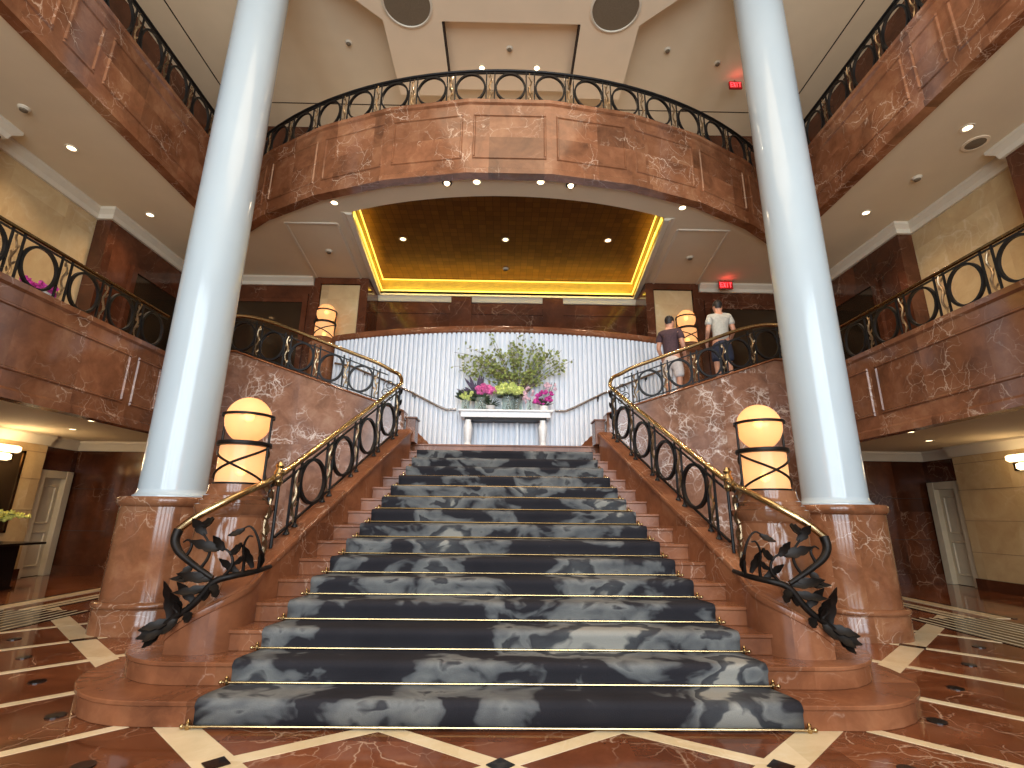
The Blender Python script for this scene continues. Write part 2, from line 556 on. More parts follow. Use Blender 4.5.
# ------------------------------------------------------------------ floor
def build_floor():
    mb = MB()
    mb.box(-13, 13, -7, 14, -0.12, 0.0, 0)
    cnt = [0]
    def strip(a, b, wd, mi, z=0.002):
        cnt[0] += 1
        z += 0.00004*cnt[0]
        a = Vector((*a, 0)); b = Vector((*b, 0))
        d = (b-a).normalized(); nn = Vector((-d.y, d.x, 0))*wd/2
        mb.prism([(p.x, p.y) for p in (a-nn, b-nn, b+nn, a+nn)], -0.01, z, mi)
    def diamond(c, r, mi=2, z=0.0075, ang=0):
        mb.prism([(c[0]+r*math.cos(ang+k*PI/2), c[1]+r*math.sin(ang+k*PI/2)) for k in range(4)], -0.01, z, mi)
    def disc(c, r, mi=2):
        mb.prism([(c[0]+r*math.cos(k*PI/10), c[1]+r*math.sin(k*PI/10)) for k in range(20)], -0.01, 0.0085, mi)
    Y0 = 3.32
    for s in (-1, 1):
        for (a, b) in (((0, Y0), (0.82*s, Y0+0.52)), ((1.64*s, Y0), (0.82*s, Y0+0.52)), ((0, Y0), (0.82*s, Y0-0.52)), ((1.64*s, Y0), (0.82*s, Y0-0.52))):
            strip(a, b, 0.115, 1)
        A = Vector((1.64*s, Y0)); D = Vector((s, 0.918)).normalized(); E = Vector((s, -0.98)).normalized()
        strip(A, A+D*7.2, 0.215, 1)
        strip(A, A-D*1.5, 0.215, 1)
        diamond(A, 0.085)
        for k in range(-1, 5):
            q = 6.38+1.49*k
            t = (q-(1.64+Y0))/(D.x*s+D.y)
            P = A+D*t
            if k >= 0:
                strip(P-E*1.5, P+E*4.2, 0.085, 1, 0.0025)
            if k == 3:
                hw = 0.11
                strip(P-E*hw*1.1, P+E*hw*1.1, 0.10, 2, 0.0065)
            for j in (0, 1, 2):
                if k >= 0:
                    c = A+D*(t-0.52)+E*(0.52+1.15*j)
                    disc(c, 0.062)
        disc((1.05*s, 3.05), 0.07); disc((2.75*s, 3.05), 0.08)
        # striped border towards the side halls
        mb.box(min(5.95*s, 7.3*s), max(5.95*s, 7.3*s), -6.9, 7.8, -0.01, 0.006, 2)
        for j in range(9):
            xx = 6.02*s+j*0.15*s
            strip((xx, -6.9), (xx, 7.8), 0.024, 1, 0.009)
        for xx, wd, mi in ((6.85, 0.34, 2), (6.78, 0.1, 1), (6.95, 0.1, 1), (7.42, 0.22, 1), (7.6, 0.06, 2)):
            strip((xx*s, 7.8), (xx*s, 11.9), wd, mi, 0.006 if mi == 2 else 0.009)
    diamond((0, Y0), 0.085)
    struct('floor', mb, ['floor_marble', 'inlay_cream', 'inlay_black'])
build_floor()

# ------------------------------------------------------------------ room shell
def shell():
    # front wall behind the viewer with five tall window openings
    mb = MB()
    xs = [-13]+[v for x in WIN_X for v in (x-1.0, x+1.0)]+[13]
    for i in range(0, len(xs), 2):
        mb.box(xs[i], xs[i+1], -7.0, -6.6, 0, ZT)
    for x in WIN_X:
        mb.box(x-1, x+1, -7.0, -6.6, 0, 0.7); mb.box(x-1, x+1, -7.0, -6.6, 9.9, ZT)
    struct('wall_front', mb, 'cream_marble')
    for i, x in enumerate(WIN_X):
        fr = MB()
        for xx in (-0.98, -0.33, 0.33, 0.98):
            fr.box(x+xx-0.03, x+xx+0.03, -6.9, -6.82, 0.7, 9.9)
        for z in (0.73, 2.9, 5.2, 7.5, 9.87):
            fr.box(x-1, x+1, -6.9, -6.82, z-0.03, z+0.03)
        struct('window_%d' % (i+1), fr, 'iron')
    for s in (-1, 1):
        sd = SIDE[s]; mir = s < 0
        # ground storey
        mb = MB()
        mb.box(9.8, 10.2, -6.6, 11.0, 0, 3.0)
        for z in (0.75, 1.4, 2.05, 2.62):
            mb.box(9.793, 9.81, -6.6, 11.0, z-0.006, z+0.006, 1)
        struct('wall_'+sd, mb, ['cream_marble', 'joint_cream'], mir=mir)
        mb = MB(); mb.box(4.7, 10.8, 12.0, 12.2, 0, 3.0)
        mb.box(8.5, 9.2, 11.94, 12.0, 0, 3.0); mb.box(7.0, 7.6, 11.94, 12.0, 0, 3.0)
        for z in (0.95, 1.9):
            mb.box(5, 10.2, 11.994, 12.01, z-0.006, z+0.006, 1)
        struct('wall_back_'+sd, mb, ['brown_marble', 'joint_dark'], mir=mir)
        mb = MB(); mb.box(4.6, 4.72, 9.95, 12.2, 0, 3.0)
        struct('wall_stairwell_'+sd, mb, 'brown_marble', mir=mir)
        mb = MB(); mb.box(9.95, 10.3, 11.0, 12.0, 2.28, 3.0); mb.box(10.3, 10.4, 11.0, 12.0, 0, 2.3)
        mb.box(9.95, 10.3, 11.9, 12.0, 0, 2.3)
        struct('wall_door_'+sd, mb, 'brown_marble', mir=mir)
        # door with its frame, in the side wall beyond the cream pier
        d = MB()
        d.box(9.86, 10.0, 11.04, 11.2, 0, 2.27); d.box(9.86, 10.0, 11.73, 11.9, 0, 2.27); d.box(9.87, 10.0, 11.2, 11.73, 2.1, 2.27)
        dr = struct('door_1' if s < 0 else 'door_2', d, 'door_paint', mir=mir, bevel=0.01)
        lf = MB(); lf.box(9.98, 10.03, 11.2, 11.73, 0.01, 2.1)
        rect_panel(lf, (9.98, 11.27, 0.2), (0, 1, 0), (0, 0, 1), (-1, 0, 0), 0.38, 0.75)
        rect_panel(lf, (9.98, 11.27, 1.1), (0, 1, 0), (0, 0, 1), (-1, 0, 0), 0.38, 0.85)
        lf.build('door_leaf', 'door_paint', dr, mir=mir)
        # ground storey ceiling, a slab that carries the gallery
        mb = MB()
        mb.box(XE+0.16, 10.8, -6.6, 12.2, 3.0, Z1F-0.02)
        struct('ceiling_'+sd, mb, 'ceiling_paint', mir=mir)
        mb = MB(); mb.box(4.73, XE+0.16, 8.4, 12.2, 3.0, Z1F-0.02)
        struct('ceiling_stairwell_'+sd, mb, 'ceiling_paint', mir=mir)
        cr = [(0, -0.22), (0.05, -0.22), (0.08, -0.14), (0.16, -0.05), (0.16, 0), (0, 0)]
        mb = MB()
        mb.sweep([(9.8, -6.6, 3.0), (9.8, 11.0, 3.0)], [(-a, b) for a, b in cr])
        mb.sweep([(9.95, 11.06, 3.0), (9.95, 11.94, 3.0)], [(-a, b) for a, b in cr])
        mb.sweep([(4.45, 11.94, 3.0), (9.95, 11.94, 3.0)], cr)
        struct('trim_1' if s < 0 else 'trim_2', mb, 'moulding_paint', mir=mir)
        mb = MB(); mb.box(9.74, 9.8, -6.6, 11.0, 0, 0.22); mb.box(4.45, 9.9, 11.9, 12.0, 0, 0.2)
        struct('baseboard_'+sd, mb, 'brown_marble', mir=mir)
        for nm in ('wall_'+sd, 'wall_door_'+sd, 'door_1' if s < 0 else 'door_2', 'trim_1' if s < 0 else 'trim_2', 'baseboard_'+sd):
            bpy.data.objects[nm].location.x += s*0.32
        # first gallery: side wall in cream with brown pilasters
        mb = MB()
        mb.box(7.9, 8.1, -6.6, 11.3, Z1F, Z2B)
        mb.box(7.62, 7.9, 8.4, 11.3, Z1F, Z2B, 1); mb.box(7.62, 7.9, 4.2, 6.25, Z1F, Z2B, 1); mb.box(7.62, 7.9, -1, 1, Z1F, Z2B, 1)
        mb.box(7.58, 7.62, 9.2, 10.7, Z1F, 6.1, 2); 
        mb.box(7.55, 7.62, 9.08, 9.2, Z1F, 6.22, 1); mb.box(7.55, 7.62, 10.7, 10.82, Z1F, 6.22, 1); mb.box(7.55, 7.62, 9.2, 10.7, 6.1, 6.22, 1)
        struct('wall_gallery_'+sd, mb, ['cream_marble', 'brown_marble', 'mirror_dark'], mir=mir)
        cr2 = [(0, -0.2), (0.05, -0.2), (0.07, -0.12), (0.15, -0.05), (0.15, 0), (0, 0)]
        mb = MB()
        mb.sweep([(7.9, -6.6, 7.0), (7.9, -1, 7), (7.62, -1, 7), (7.62, 1, 7), (7.9, 1, 7), (7.9, 4.2, 7.0), (7.62, 4.2, 7.0), (7.62, 6.25, 7.0), (7.9, 6.25, 7.0), (7.9, 8.4, 7.0), (7.62, 8.4, 7.0), (7.62, 11.1, 7.0)], [(-a, b) for a, b in cr2])
        mb.sweep([(4.75, 11.1, 7.0), (7.62, 11.1, 7.0)], cr2)
        struct('trim_3' if s < 0 else 'trim_4', mb, 'moulding_paint', mir=mir)
        # second gallery side wall
        mb = MB(); mb.box(7.9, 8.1, -6.6, 11.3, Z2F, ZT)
        struct('wall_upper_'+sd, mb, 'brown_marble', mir=mir)
        # first gallery back wall: brown marble with a cream panel beside the recess
        mb = MB()
        mb.box(3.4, 7.9, 11.1, 11.3, Z1F, Z2B)
        mb.box(3.62, 4.55, 11.06, 11.1, 4.2, 6.82, 1)
        for a, b in ((3.4, 3.6), (4.57, 4.72)):
            mb.box(a, b, 11.02, 11.1, Z1F, 7.0)
        mb.box(3.6, 4.57, 11.03, 11.1, 6.84, 7.0)
        mb.box(4.95, 7.4, 11.08, 11.1, Z1F, 6.35, 2); 
        for a, b in ((4.85, 4.97), (7.38, 7.5)): mb.box(a, b, 11.04, 11.1, Z1F, 6.45)
        mb.box(4.85, 7.5, 11.04, 11.1, 6.45, 6.57); mb.box(4.97, 7.38, 11.05, 11.1, 6.35, 6.45)
        mb.box(3.4, 3.6, 11.3, 12.0, Z1F, Z2B)
        struct('wall_gallery_back_'+sd, mb, ['brown_marble', 'cream_marble', 'mirror_dark'], mir=mir)
    # the recess behind the flower landing
    mb = MB(); mb.box(-3.6, 3.6, 12.0, 12.2, Z1F, Z2B)
    for c in (-1.2, 1.2): mb.box(c-0.27, c+0.27, 11.88, 12.0, Z1F, 6.98)
    mb.box(-3.4, 3.4, 11.97, 12.0, 6.5, 6.56)
    struct('wall_back', mb, 'brown_marble')
    # gallery floor behind the stair wall
    mb = MB()
    for s in (-1, 1):
        mb.prism([(s*a, b) for a, b in ((3.79, 8.36), (XE+0.3, 8.36), (XE+0.3, 12.2), (3.42, 12.2), (3.42, 10.6), (3.79, 10.75))], 3.2, Z1F)
    mb.box(-3.42, 3.42, 10.85, 12.2, 3.2, Z1F)
    struct('floor_gallery', mb, 'floor_marble')
    # upper back wall
    mb = MB(); mb.box(-8, 8, 11.1, 11.3, Z2F, ZT)
    struct('wall_upper_back', mb, 'brown_marble')
    # centre soffit with the opening for the gilded tray
    mb = MB()
    def quad(*p): mb.add([(x, y, Z2B) for x, y in p], [(0, 1, 2, 3)])
    for s in (-1, 1):
        quad((s*(XE+0.14), -6.6), (s*8.1, -6.6), (s*8.1, 9.3), (s*(XE+0.14), 9.3))
        quad((s*XE, 9.3), (s*8.1, 9.3), (s*8.1, 11.2), (s*XE, 11.2))
        quad((0, 11.85), (s*3.45, 11.85), (s*3.45, 12.1), (0, 12.1))
        quad((s*3.33, 11.2), (s*3.45, 11.2), (s*3.45, 11.85), (s*3.33, 11.85))
        quad((s*3.02, arc_y(3.02)+0.13), (s*3.33, arc_y(3.33)+0.13), (s*3.33, 11.85), (s*3.02, 8.3))
        for i in range(10):
            a = 3.02*i/10; b = 3.02*(i+1)/10
            quad((s*a, arc_y(a)+0.13), (s*b, arc_y(b)+0.13), (s*b, arc_y(b, 8.26)), (s*a, arc_y(a, 8.26)))
            a = 3.33+(XE-3.33)*i/10; b = 3.33+(XE-3.33)*(i+1)/10
            quad((s*a, arc_y(a)+0.13), (s*b, arc_y(b)+0.13), (s*b, 11.2), (s*a, 11.2))
    struct('ceiling_centre', mb, 'ceiling_paint')
    # slab above the soffit (second gallery floor)
    mb = MB()
    for s in (-1, 1):
        mb.box(min(s*(XE+0.08), s*8.1), max(s*(XE+0.08), s*8.1), -6.6, 9.2, 7.7, Z2F)
    for i in range(24):
        a = -XE+2*XE*i/24; b = -XE+2*XE*(i+1)/24
        mb.prism([(a, arc_y(a)+0.1), (b, arc_y(b)+0.1), (b, 12.2), (a, 12.2)], 7.7, Z2F)
    for s in (-1, 1):
        mb.box(min(s*XE, s*8.1), max(s*XE, s*8.1), 9.2, 12.2, 7.7, Z2F)
    struct('floor_upper_gallery', mb, 'floor_marble')
    # gilded tray
    tr = MB()
    ring = [(3.33, 11.85), (3.02, 8.3)]+[(3.02*(1-i/10), arc_y(3.02*(1-i/10), 8.26)) for i in range(1, 21)]+[(-3.33, 11.85)]
    n = len(ring)
    cols = [(3.02*(1-i/10), arc_y(3.02*(1-i/10), 8.26)) for i in range(21)]
    tv = []
    for i, (x, y) in enumerate(cols): tv += [(x, y, 7.42), (3.33*(1-i/10), 11.85, 7.42)]
    tr.add(tv, [(2*i, 2*i+2, 2*i+3, 2*i+1) for i in range(20)])
    tr.add([(x, y, 7.0) for x, y in ring]+[(x, y, 7.42) for x, y in ring], [(i, (i+1) % n, n+(i+1) % n, n+i) for i in range(n)])
    tr.mi = [0]*20+[1]*(len(tr.f)-20)
    struct('ceiling_tray', tr, ['gold_leaf', 'gold_paint'])
    # white frame moulding round the tray on three sides
    mb = MB()
    pr = [(0.0, -0.05), (0.1, -0.05), (0.13, -0.02), (0.22, 0.0), (0.22, 0.02), (0.0, 0.06)]
    path = [(-3.02, 8.3, 7.0), (-3.33, 11.85, 7.0), (3.33, 11.85, 7.0), (3.02, 8.3, 7.0)]
    mb.sweep(path, [(-a, b) for a, b in pr])
    struct('trim_5', mb, 'moulding_paint')
    # ceiling panel mouldings and crown on the recess wall
    mb = MB()
    for s in (-1, 1):
        q = [(3.42, 8.68), (4.45, 8.68), (4.7, 11.1), (3.62, 11.1)]
        for i in range(4):
            a = q[i]; b = q[(i+1) % 4]
            mb.sweep([(s*a[0], a[1], 6.998), (s*b[0], b[1], 6.998)], [(-0.03, 0), (0.03, 0), (0.02, -0.018), (-0.02, -0.018)])
    struct('trim_6', mb, 'moulding_paint')
    mb = MB(); mb.sweep([(-3.4, 12.0, 6.99), (3.4, 12.0, 6.99)], [(0, -0.16), (0.04, -0.16), (0.1, -0.06), (0.15, 0), (0, 0)])
    struct('trim_7', mb, 'moulding_paint')
    # main ceiling
    mb = MB()
    mb.box(-8.1, 8.1, -7.0, 11.3, ZT, ZT+0.2)
    for s in (-1, 1):
        mb.box(s*7.1-0.015, s*7.1+0.015, -6.6, 10.3, ZT-0.003, ZT+0.01, 1)
    mb.box(-7.1, 7.1, 10.285, 10.315, ZT-0.003, ZT+0.01, 1)
    struct('ceiling', mb, ['ceiling_paint', 'joint_dark'])
    mb = MB()
    zl = 11.12
    for s in (-1, 1):
        mb.box(min(s*1.42, s*2.62), max(s*1.42, s*2.62), 7.76, 9.6, zl, ZT)
        mb.prism([(s*2.62, 7.76), (s*2.62, 9.6), (s*1.42, 9.6), (s*1.42, 7.76)], zl-0.001, zl+0.001)
        mb.box(s*1.41-0.02, s*1.41+0.02, 7.8, 9.6, zl+0.0, zl+0.2, 1)
    mb.prism([(-2.62, 7.76), (-4.4, 6.2), (-4.4, 4.6), (4.4, 4.6), (4.4, 6.2), (2.62, 7.76)], zl, ZT)
    mb.box(-1.42, 1.42, 7.76, 9.6, zl+0.2, ZT)
    struct('ceiling_beam', mb, ['ceiling_light_paint', 'joint_dark'])
shell()

# ------------------------------------------------------------------ gallery parapets and their railings
FASCIA = lambda zb, zp: [(0.03, zb), (0.03, zb+0.1), (0.0, zb+0.13), (0.0, zp-0.1), (0.035, zp-0.07), (0.035, zp), (-0.3, zp), (-0.3, zp-0.3), (-0.15, zp-0.3), (-0.15, zb)]
def handrail_profile(w_=0.035, h_=0.025):
    return [(w_*math.cos(2*PI*k/12), h_*math.sin(2*PI*k/12)) for k in range(12)]
BAR = [(-0.012, -0.01), (0.012, -0.01), (0.012, 0.01), (-0.012, 0.01)]

def ring_mesh(c, t, rx, rz, th=0.016, dp=0.02, n=40):
    """flat-bar ring standing in the vertical plane through c along t"""
    c = Vector(c); t = Vector((t[0], t[1], 0)).normalized(); nn = Vector((t.y, -t.x, 0)); up = Vector((0, 0, 1))
    mb = MB(); vs = []
    for k in range(n):
        a = 2*PI*k/n
        for q, d in ((1, -dp), (1, dp), (0, dp), (0, -dp)):
            ex = rx-(0 if q else th*2); ez = rz-(0 if q else th*2)
            vs.append(c+t*(ex*math.cos(a))+up*(ez*math.sin(a))+nn*d)
    fs = []
    for k in range(n):
        k2 = (k+1) % n
        for j in range(4):
            fs.append((k*4+j, k*4+(j+1) % 4, k2*4+(j+1) % 4, k2*4+j))
    return mb.add(vs, fs)
def ornament_mesh(p, t, h, seed, k_=0.7):
    """slender twisted vine with small leaves between a pair of balusters"""
    mb = MB(); p = Vector(p); t = Vector((t[0], t[1], 0)).normalized(); nn = Vector((t.y, -t.x, 0)); up = Vector((0, 0, 1))
    path = []; rr = []
    for i in range(15):
        u = i/14
        path.append(p+up*(h*u)+t*(0.018*math.sin(u*PI*4+seed))+nn*(0.012*math.cos(u*PI*4+seed)))
        rr.append(0.013*(0.7+0.5*math.sin(PI*u)))
    mb.tube(path, rr, 6)
    for k in range(5):
        u = 0.12+0.18*k
        sg = 1 if k % 2 else -1
        mb.leaf(p+up*(h*u)+t*(0.015*sg), t*(0.4*sg)+up*0.9, nn, 0.10*k_, 0.045*k_, 0.25, th=0.006, n=5)
    return mb
def make_railing(root, P, S0, S1, rings, ring_r, gap, mats, z_lo=0.035, z_hi=0.05, foot=False, rzmax=0.36, orn=1.0, samples=40, rail=True, posts_at_ends=True):
    """P(s) -> (x, y, z_base, z_rail); rings: list of s; posts in pairs between rings"""
    mrail, mtop = mats
    ss = [S0+(S1-S0)*i/samples for i in range(samples+1)]
    def tan(s_):
        a = P(max(min(S0, S1), s_-0.02)); b = P(min(max(S0, S1), s_+0.02))
        v = Vector((b[0]-a[0], b[1]-a[1], 0))
        return v.normalized()
    if rail:
        mb = MB(); mb.sweep([(P(s_)[0], P(s_)[1], P(s_)[3]) for s_ in ss], handrail_profile())
        mb.build('handrail', mtop, root, sharp=60)
    mb = MB()
    for off in (z_hi,):
        mb.sweep([(P(s_)[0], P(s_)[1], P(s_)[3]-off) for s_ in ss], BAR)
    mb.build('upper_bar', 'iron', root)
    mb = MB(); mb.sweep([(P(s_)[0], P(s_)[1], P(s_)[2]+z_lo) for s_ in ss], BAR)
    mb.build('lower_bar', 'iron', root)
    sgn = 1 if S1 > S0 else -1
    for s_ in rings:
        x, y, zb, zr = P(s_)
        zc = (zb+z_lo+zr-z_hi)/2
        rz = min(rzmax, (zr-z_hi-zb-z_lo)/2-0.004)
        ring_mesh((x, y, zc), tan(s_), ring_r, rz).build('ring', 'iron', root)
    mids = [(rings[i]+rings[i+1])/2 for i in range(len(rings)-1)]
    if posts_at_ends and len(rings) > 1:
        st = rings[1]-rings[0]
        mids = [rings[0]-st/2]+mids+[rings[-1]+st/2]
    for i, s_ in enumerate(mids):
        if not (min(S0, S1) <= s_ <= max(S0, S1)): continue
        for k in (-1, 1):
            q = s_+k*gap/2
            q = min(max(q, min(S0, S1)), max(S0, S1))
            x, y, zb, zr = P(q)
            b = MB(); b.box(x-0.011, x+0.011, y-0.011, y+0.011, zb, zr-0.02)
            if foot:
                b.lathe([(0.034, 0), (0.034, 0.012), (0.02, 0.03), (0.014, 0.045)], (x, y, zb), 12)
            b.build('baluster', 'iron', root)
        x, y, zb, zr = P(s_)
        ornament_mesh((x, y, zb+z_lo), tan(s_), zr-zb-z_lo-z_hi, i*1.3).build('vine_ornament', 'silvered_bronze', root)

def galleries():
    for s in (-1, 1):
        sd = SIDE[s]; mir = s < 0
        # first gallery
        t = thing('gallery_parapet', 'red marble parapet of the %s gallery, lower storey' % sd, 'parapet', (s*XE, 3, Z1B))
        mb = MB(); mb.sweep([(XE, -6.6, 0), (XE, 8.2, 0)], [(-a, b) for a, b in FASCIA(Z1B, Z1P)])
        mb.build('fascia', 'red_marble', t, mir=mir)
        y = 8.0
        for k, wd in enumerate((0.55, 2.9, 0.55, 2.9, 0.55)):
            mb = MB(); rect_panel(mb, (XE-0.001, y-wd, Z1B+0.32), (0, 1, 0), (0, 0, 1), (-1, 0, 0), wd, 0.78, 0.05, 0.02)
            mb.build('panel_moulding', 'red_marble', t, mir=mir)
            y -= wd+0.14
        rl = thing('gallery_railing', 'dark iron ring railing along the %s gallery, lower storey' % sd, 'railing', (s*(XE+0.1), 3, Z1P))
        P = lambda q: (s*(XE+0.12), q, Z1P, Z1R)
        make_railing(rl, P, -6.5, 8.06, [7.75-0.685*k for k in range(9)], 0.255, 0.15, ('iron', 'aged_brass'), samples=2)
        # second gallery
        t = thing('gallery_parapet', 'red marble parapet of the %s gallery, top storey' % sd, 'parapet', (s*XE, 3, Z2B))
        yc = arc_y(XE)
        mb = MB(); mb.sweep([(XE, -6.6, 0), (XE, yc-0.05, 0)], [(-a, b) for a, b in FASCIA(Z2B-0.04, ZSP)])
        mb.build('fascia', 'red_marble', t, mir=mir)
        y = 8.3
        for k, wd in enumerate((2.6, 0.5, 2.6, 0.5, 2.6)):
            mb = MB(); rect_panel(mb, (XE-0.001, y-wd, Z2B+0.26), (0, 1, 0), (0, 0, 1), (-1, 0, 0), wd, 0.84, 0.05, 0.02)
            mb.build('panel_moulding', 'red_marble', t, mir=mir)
            y -= wd+0.14
        rl = thing('gallery_railing', 'dark iron ring railing along the %s gallery, top storey' % sd, 'railing', (s*(XE+0.1), 3, ZSP))
        P = lambda q: (s*(XE+0.12), q, ZSP, ZSR)
        make_railing(rl, P, -6.5, yc-0.05, [8.49-0.675*k for k in range(9)], 0.26, 0.15, ('iron', 'iron'), samples=2)
    # bowed centre balcony, its marble in flat facets
    t = thing('balcony_parapet', 'bowed red marble balcony front high above the staircase', 'parapet', (0, 7.1, Z2B))
    st = R_(9.3)
    angs = [st*(k-4.5) for k in range(10)]
    r = ARC_R
    pts = [(r*math.sin(a), ARC_C-r*math.cos(a), 0) for a in angs]
    pts = [p for p in pts if abs(p[0]) < XE+0.4]
    ex = lambda sgn: (sgn*XE, arc_y(XE), 0)
    pts = [ex(-1)]+[p for p in pts if abs(p[0]) < XE-0.1]+[ex(1)]
    mb = MB(); mb.sweep(pts, FASCIA(Z2B-0.04, Z2P))
    mb.build('fascia', 'red_marble', t, sharp=5)
    for i in range(len(pts)-1):
        a = Vector(pts[i]); b = Vector(pts[i+1]); d = (b-a); L = d.length; d.normalize(); n = Vector((d.y, -d.x, 0))
        if L < 0.6: continue
        mb = MB(); rect_panel(mb, a+d*0.09+Vector((0, 0, Z2B+0.26)), d, (0, 0, 1), n, L-0.18, 0.92, 0.045, 0.02)
        mb.build('panel_moulding', 'red_marble', t)
    rl = thing('balcony_railing', 'bowed dark iron ring railing on the centre balcony', 'railing', (0, 7.2, Z2P))
    rr = ARC_R-0.1
    amax = math.asin(XE/ARC_R)-0.02
    P = lambda q: (rr*math.sin(q), ARC_C-rr*math.cos(q), Z2P, Z2R)
    make_railing(rl, P, -amax, amax, [st/2*k for k in range(-8, 9)], 0.275, 0.15/rr, ('iron', 'iron'))
galleries()

# ------------------------------------------------------------------ the staircase
SR, ST, SY = 0.16, 0.30, 3.80
def step_hw(k): return 2.32-0.0575*(k-1)
def nose_y(k): return SY+ST*(k-1)
def round_end(xc, yc, r, y_back):
    pts = [(0, yc-r)]
    for i in range(0, 13):
        a = -PI/2+PI*0.75*i/12
        pts.append((xc+r*math.cos(a), yc+r*math.sin(a)))
    pts.append((xc-0.2, y_back)); pts.append((0, y_back))
    return pts
def staircase():
    t = thing('staircase', 'broad red marble staircase rising to the flower landing', 'staircase', (0, SY, 0))
    t['kind'] = 'structure'
    def sym(p): return p+[(-x, y) for x, y in p[::-1] if x > 1e-6]
    for k in range(1, 17):
        mb = MB()
        z0, z1 = SR*(k-1), SR*k
        if k <= 2:
            xc, yc, r = ((-2.48, 4.68, 0.88) if k == 1 else (-2.45, 4.80, 0.70))
            a = [(x, y) for x, y in round_end(-xc, yc, r-0.015, yc+0.9)]
            b = [(x, y) for x, y in round_end(-xc, yc, r, yc+0.9)]
            mb.prism(sym(a), z0, z1-0.03); mb.prism(sym(b), z1-0.03, z1)
        else:
            w_ = step_hw(k)+0.15
            yb = nose_y(k)+ST+0.1 if k < 16 else 9.95
            mb.box(-w_, w_, nose_y(k)+0.018, yb, z0, z1-0.03)
            mb.box(-w_, w_, nose_y(k), yb, z1-0.03, z1)
        mb.build('step' if k < 16 else 'landing', 'red_marble_stair', t, bevel=0.006, sharp=30)
    # side flights
    for s in (-1, 1):
        mir = s < 0
        for j in range(1, 8):
            x0 = 1.75+0.34*(j-1)
            mb = MB(); mb.box(x0, x0+0.37 if j < 7 else 4.0, 8.34, 10.2 if j < 5 else 10.5, 2.56+SR*(j-1)-0.3, 2.56+SR*j)
            mb.build('step', 'red_marble_stair', t, mir=mir)
        w_ = MB()
        top = [(1.70, 3.05), (4.66, 4.06), (4.85, 4.06), (XE+0.05, 4.02)]
        w_.prism_xz([(1.70, 0), (XE+0.05, 0)]+top[::-1], 8.08, 8.36)
        w_.build('stringer_wall', 'red_marble_veined', t, mir=mir)
        c = MB()
        c.sweep([(1.70, 8.22, 3.05), (4.66, 8.22, 4.06), (4.85, 8.22, 4.06), (XE-0.05, 8.22, 4.02)], [(0.16, 0), (0.175, 0.015), (0.16, 0.035), (-0.16, 0.035), (-0.175, 0.015), (-0.16, 0)])
        c.build('coping', 'red_marble_stair', t, mir=mir)
        # curb of the main flight, curling outward at the foot
        cl = []
        for i in range(9):
            y = 8.06-(8.06-4.78)*i/8
            cl.append((3.228-0.1917*y, y, 0.885+0.560*(y-4.71)))
        cl += [(2.295, 4.65, 0.87), (2.29, 4.55, 0.82), (2.325, 4.46, 0.76), (2.41, 4.41, 0.68), (2.53, 4.40, 0.59), (2.65, 4.42, 0.49)]
        tail = cl[7:]
        for _ in range(2):
            q = [tail[0]]
            for a, b in zip(tail[:-1], tail[1:]):
                q.append(tuple(0.75*a[i]+0.25*b[i] for i in range(3))); q.append(tuple(0.25*a[i]+0.75*b[i] for i in range(3)))
            q.append(tail[-1]); tail = q
        cl = cl[:7]+tail
        c = MB(); n = len(cl)
        hw = [0.135]*7+[0.135-0.022*i/(len(tail)-1) for i in range(len(tail))]
        P3 = [Vector(p) for p in cl]
        vs = []
        for i, p in enumerate(P3):
            d = (P3[min(i+1, n-1)]-P3[max(i-1, 0)]); d.z = 0; d.normalize()
            nn = Vector((-d.y, d.x, 0))
            h = hw[i]
            for o, z in ((-h, None), (-h, -0.075), (-h-0.012, -0.07), (-h-0.018, -0.045), (-h-0.012, -0.02), (-h+0.012, -0.015), (-h+0.02, 0.0), (h-0.02, 0), (h-0.012, -0.015), (h+0.012, -0.02), (h+0.018, -0.045), (h+0.012, -0.07), (h, -0.075), (h, None)):
                vs.append((p.x+nn.x*o, p.y+nn.y*o, (p.z+z) if z is not None else 0.0))
        m_ = 14
        fs = []
        for i in range(n-1):
            for j in range(m_-1):
                fs.append((i*m_+j, i*m_+j+1, (i+1)*m_+j+1, (i+1)*m_+j))
        fs.append(tuple(range(m_))); fs.append(tuple(range((n-1)*m_, n*m_)))
        c.add(vs, fs)
        c.build('curb', 'red_marble_stair', t, mir=mir, sharp=40)
        b = MB(); b.box(1.50, 1.66, 8.08, 8.38, 2.56, 2.95); b.box(1.48, 1.68, 8.06, 8.40, 2.95, 2.98)
        b.build('newel_block', 'red_marble_stair', t, mir=mir, bevel=0.006)
    return t
staircase()

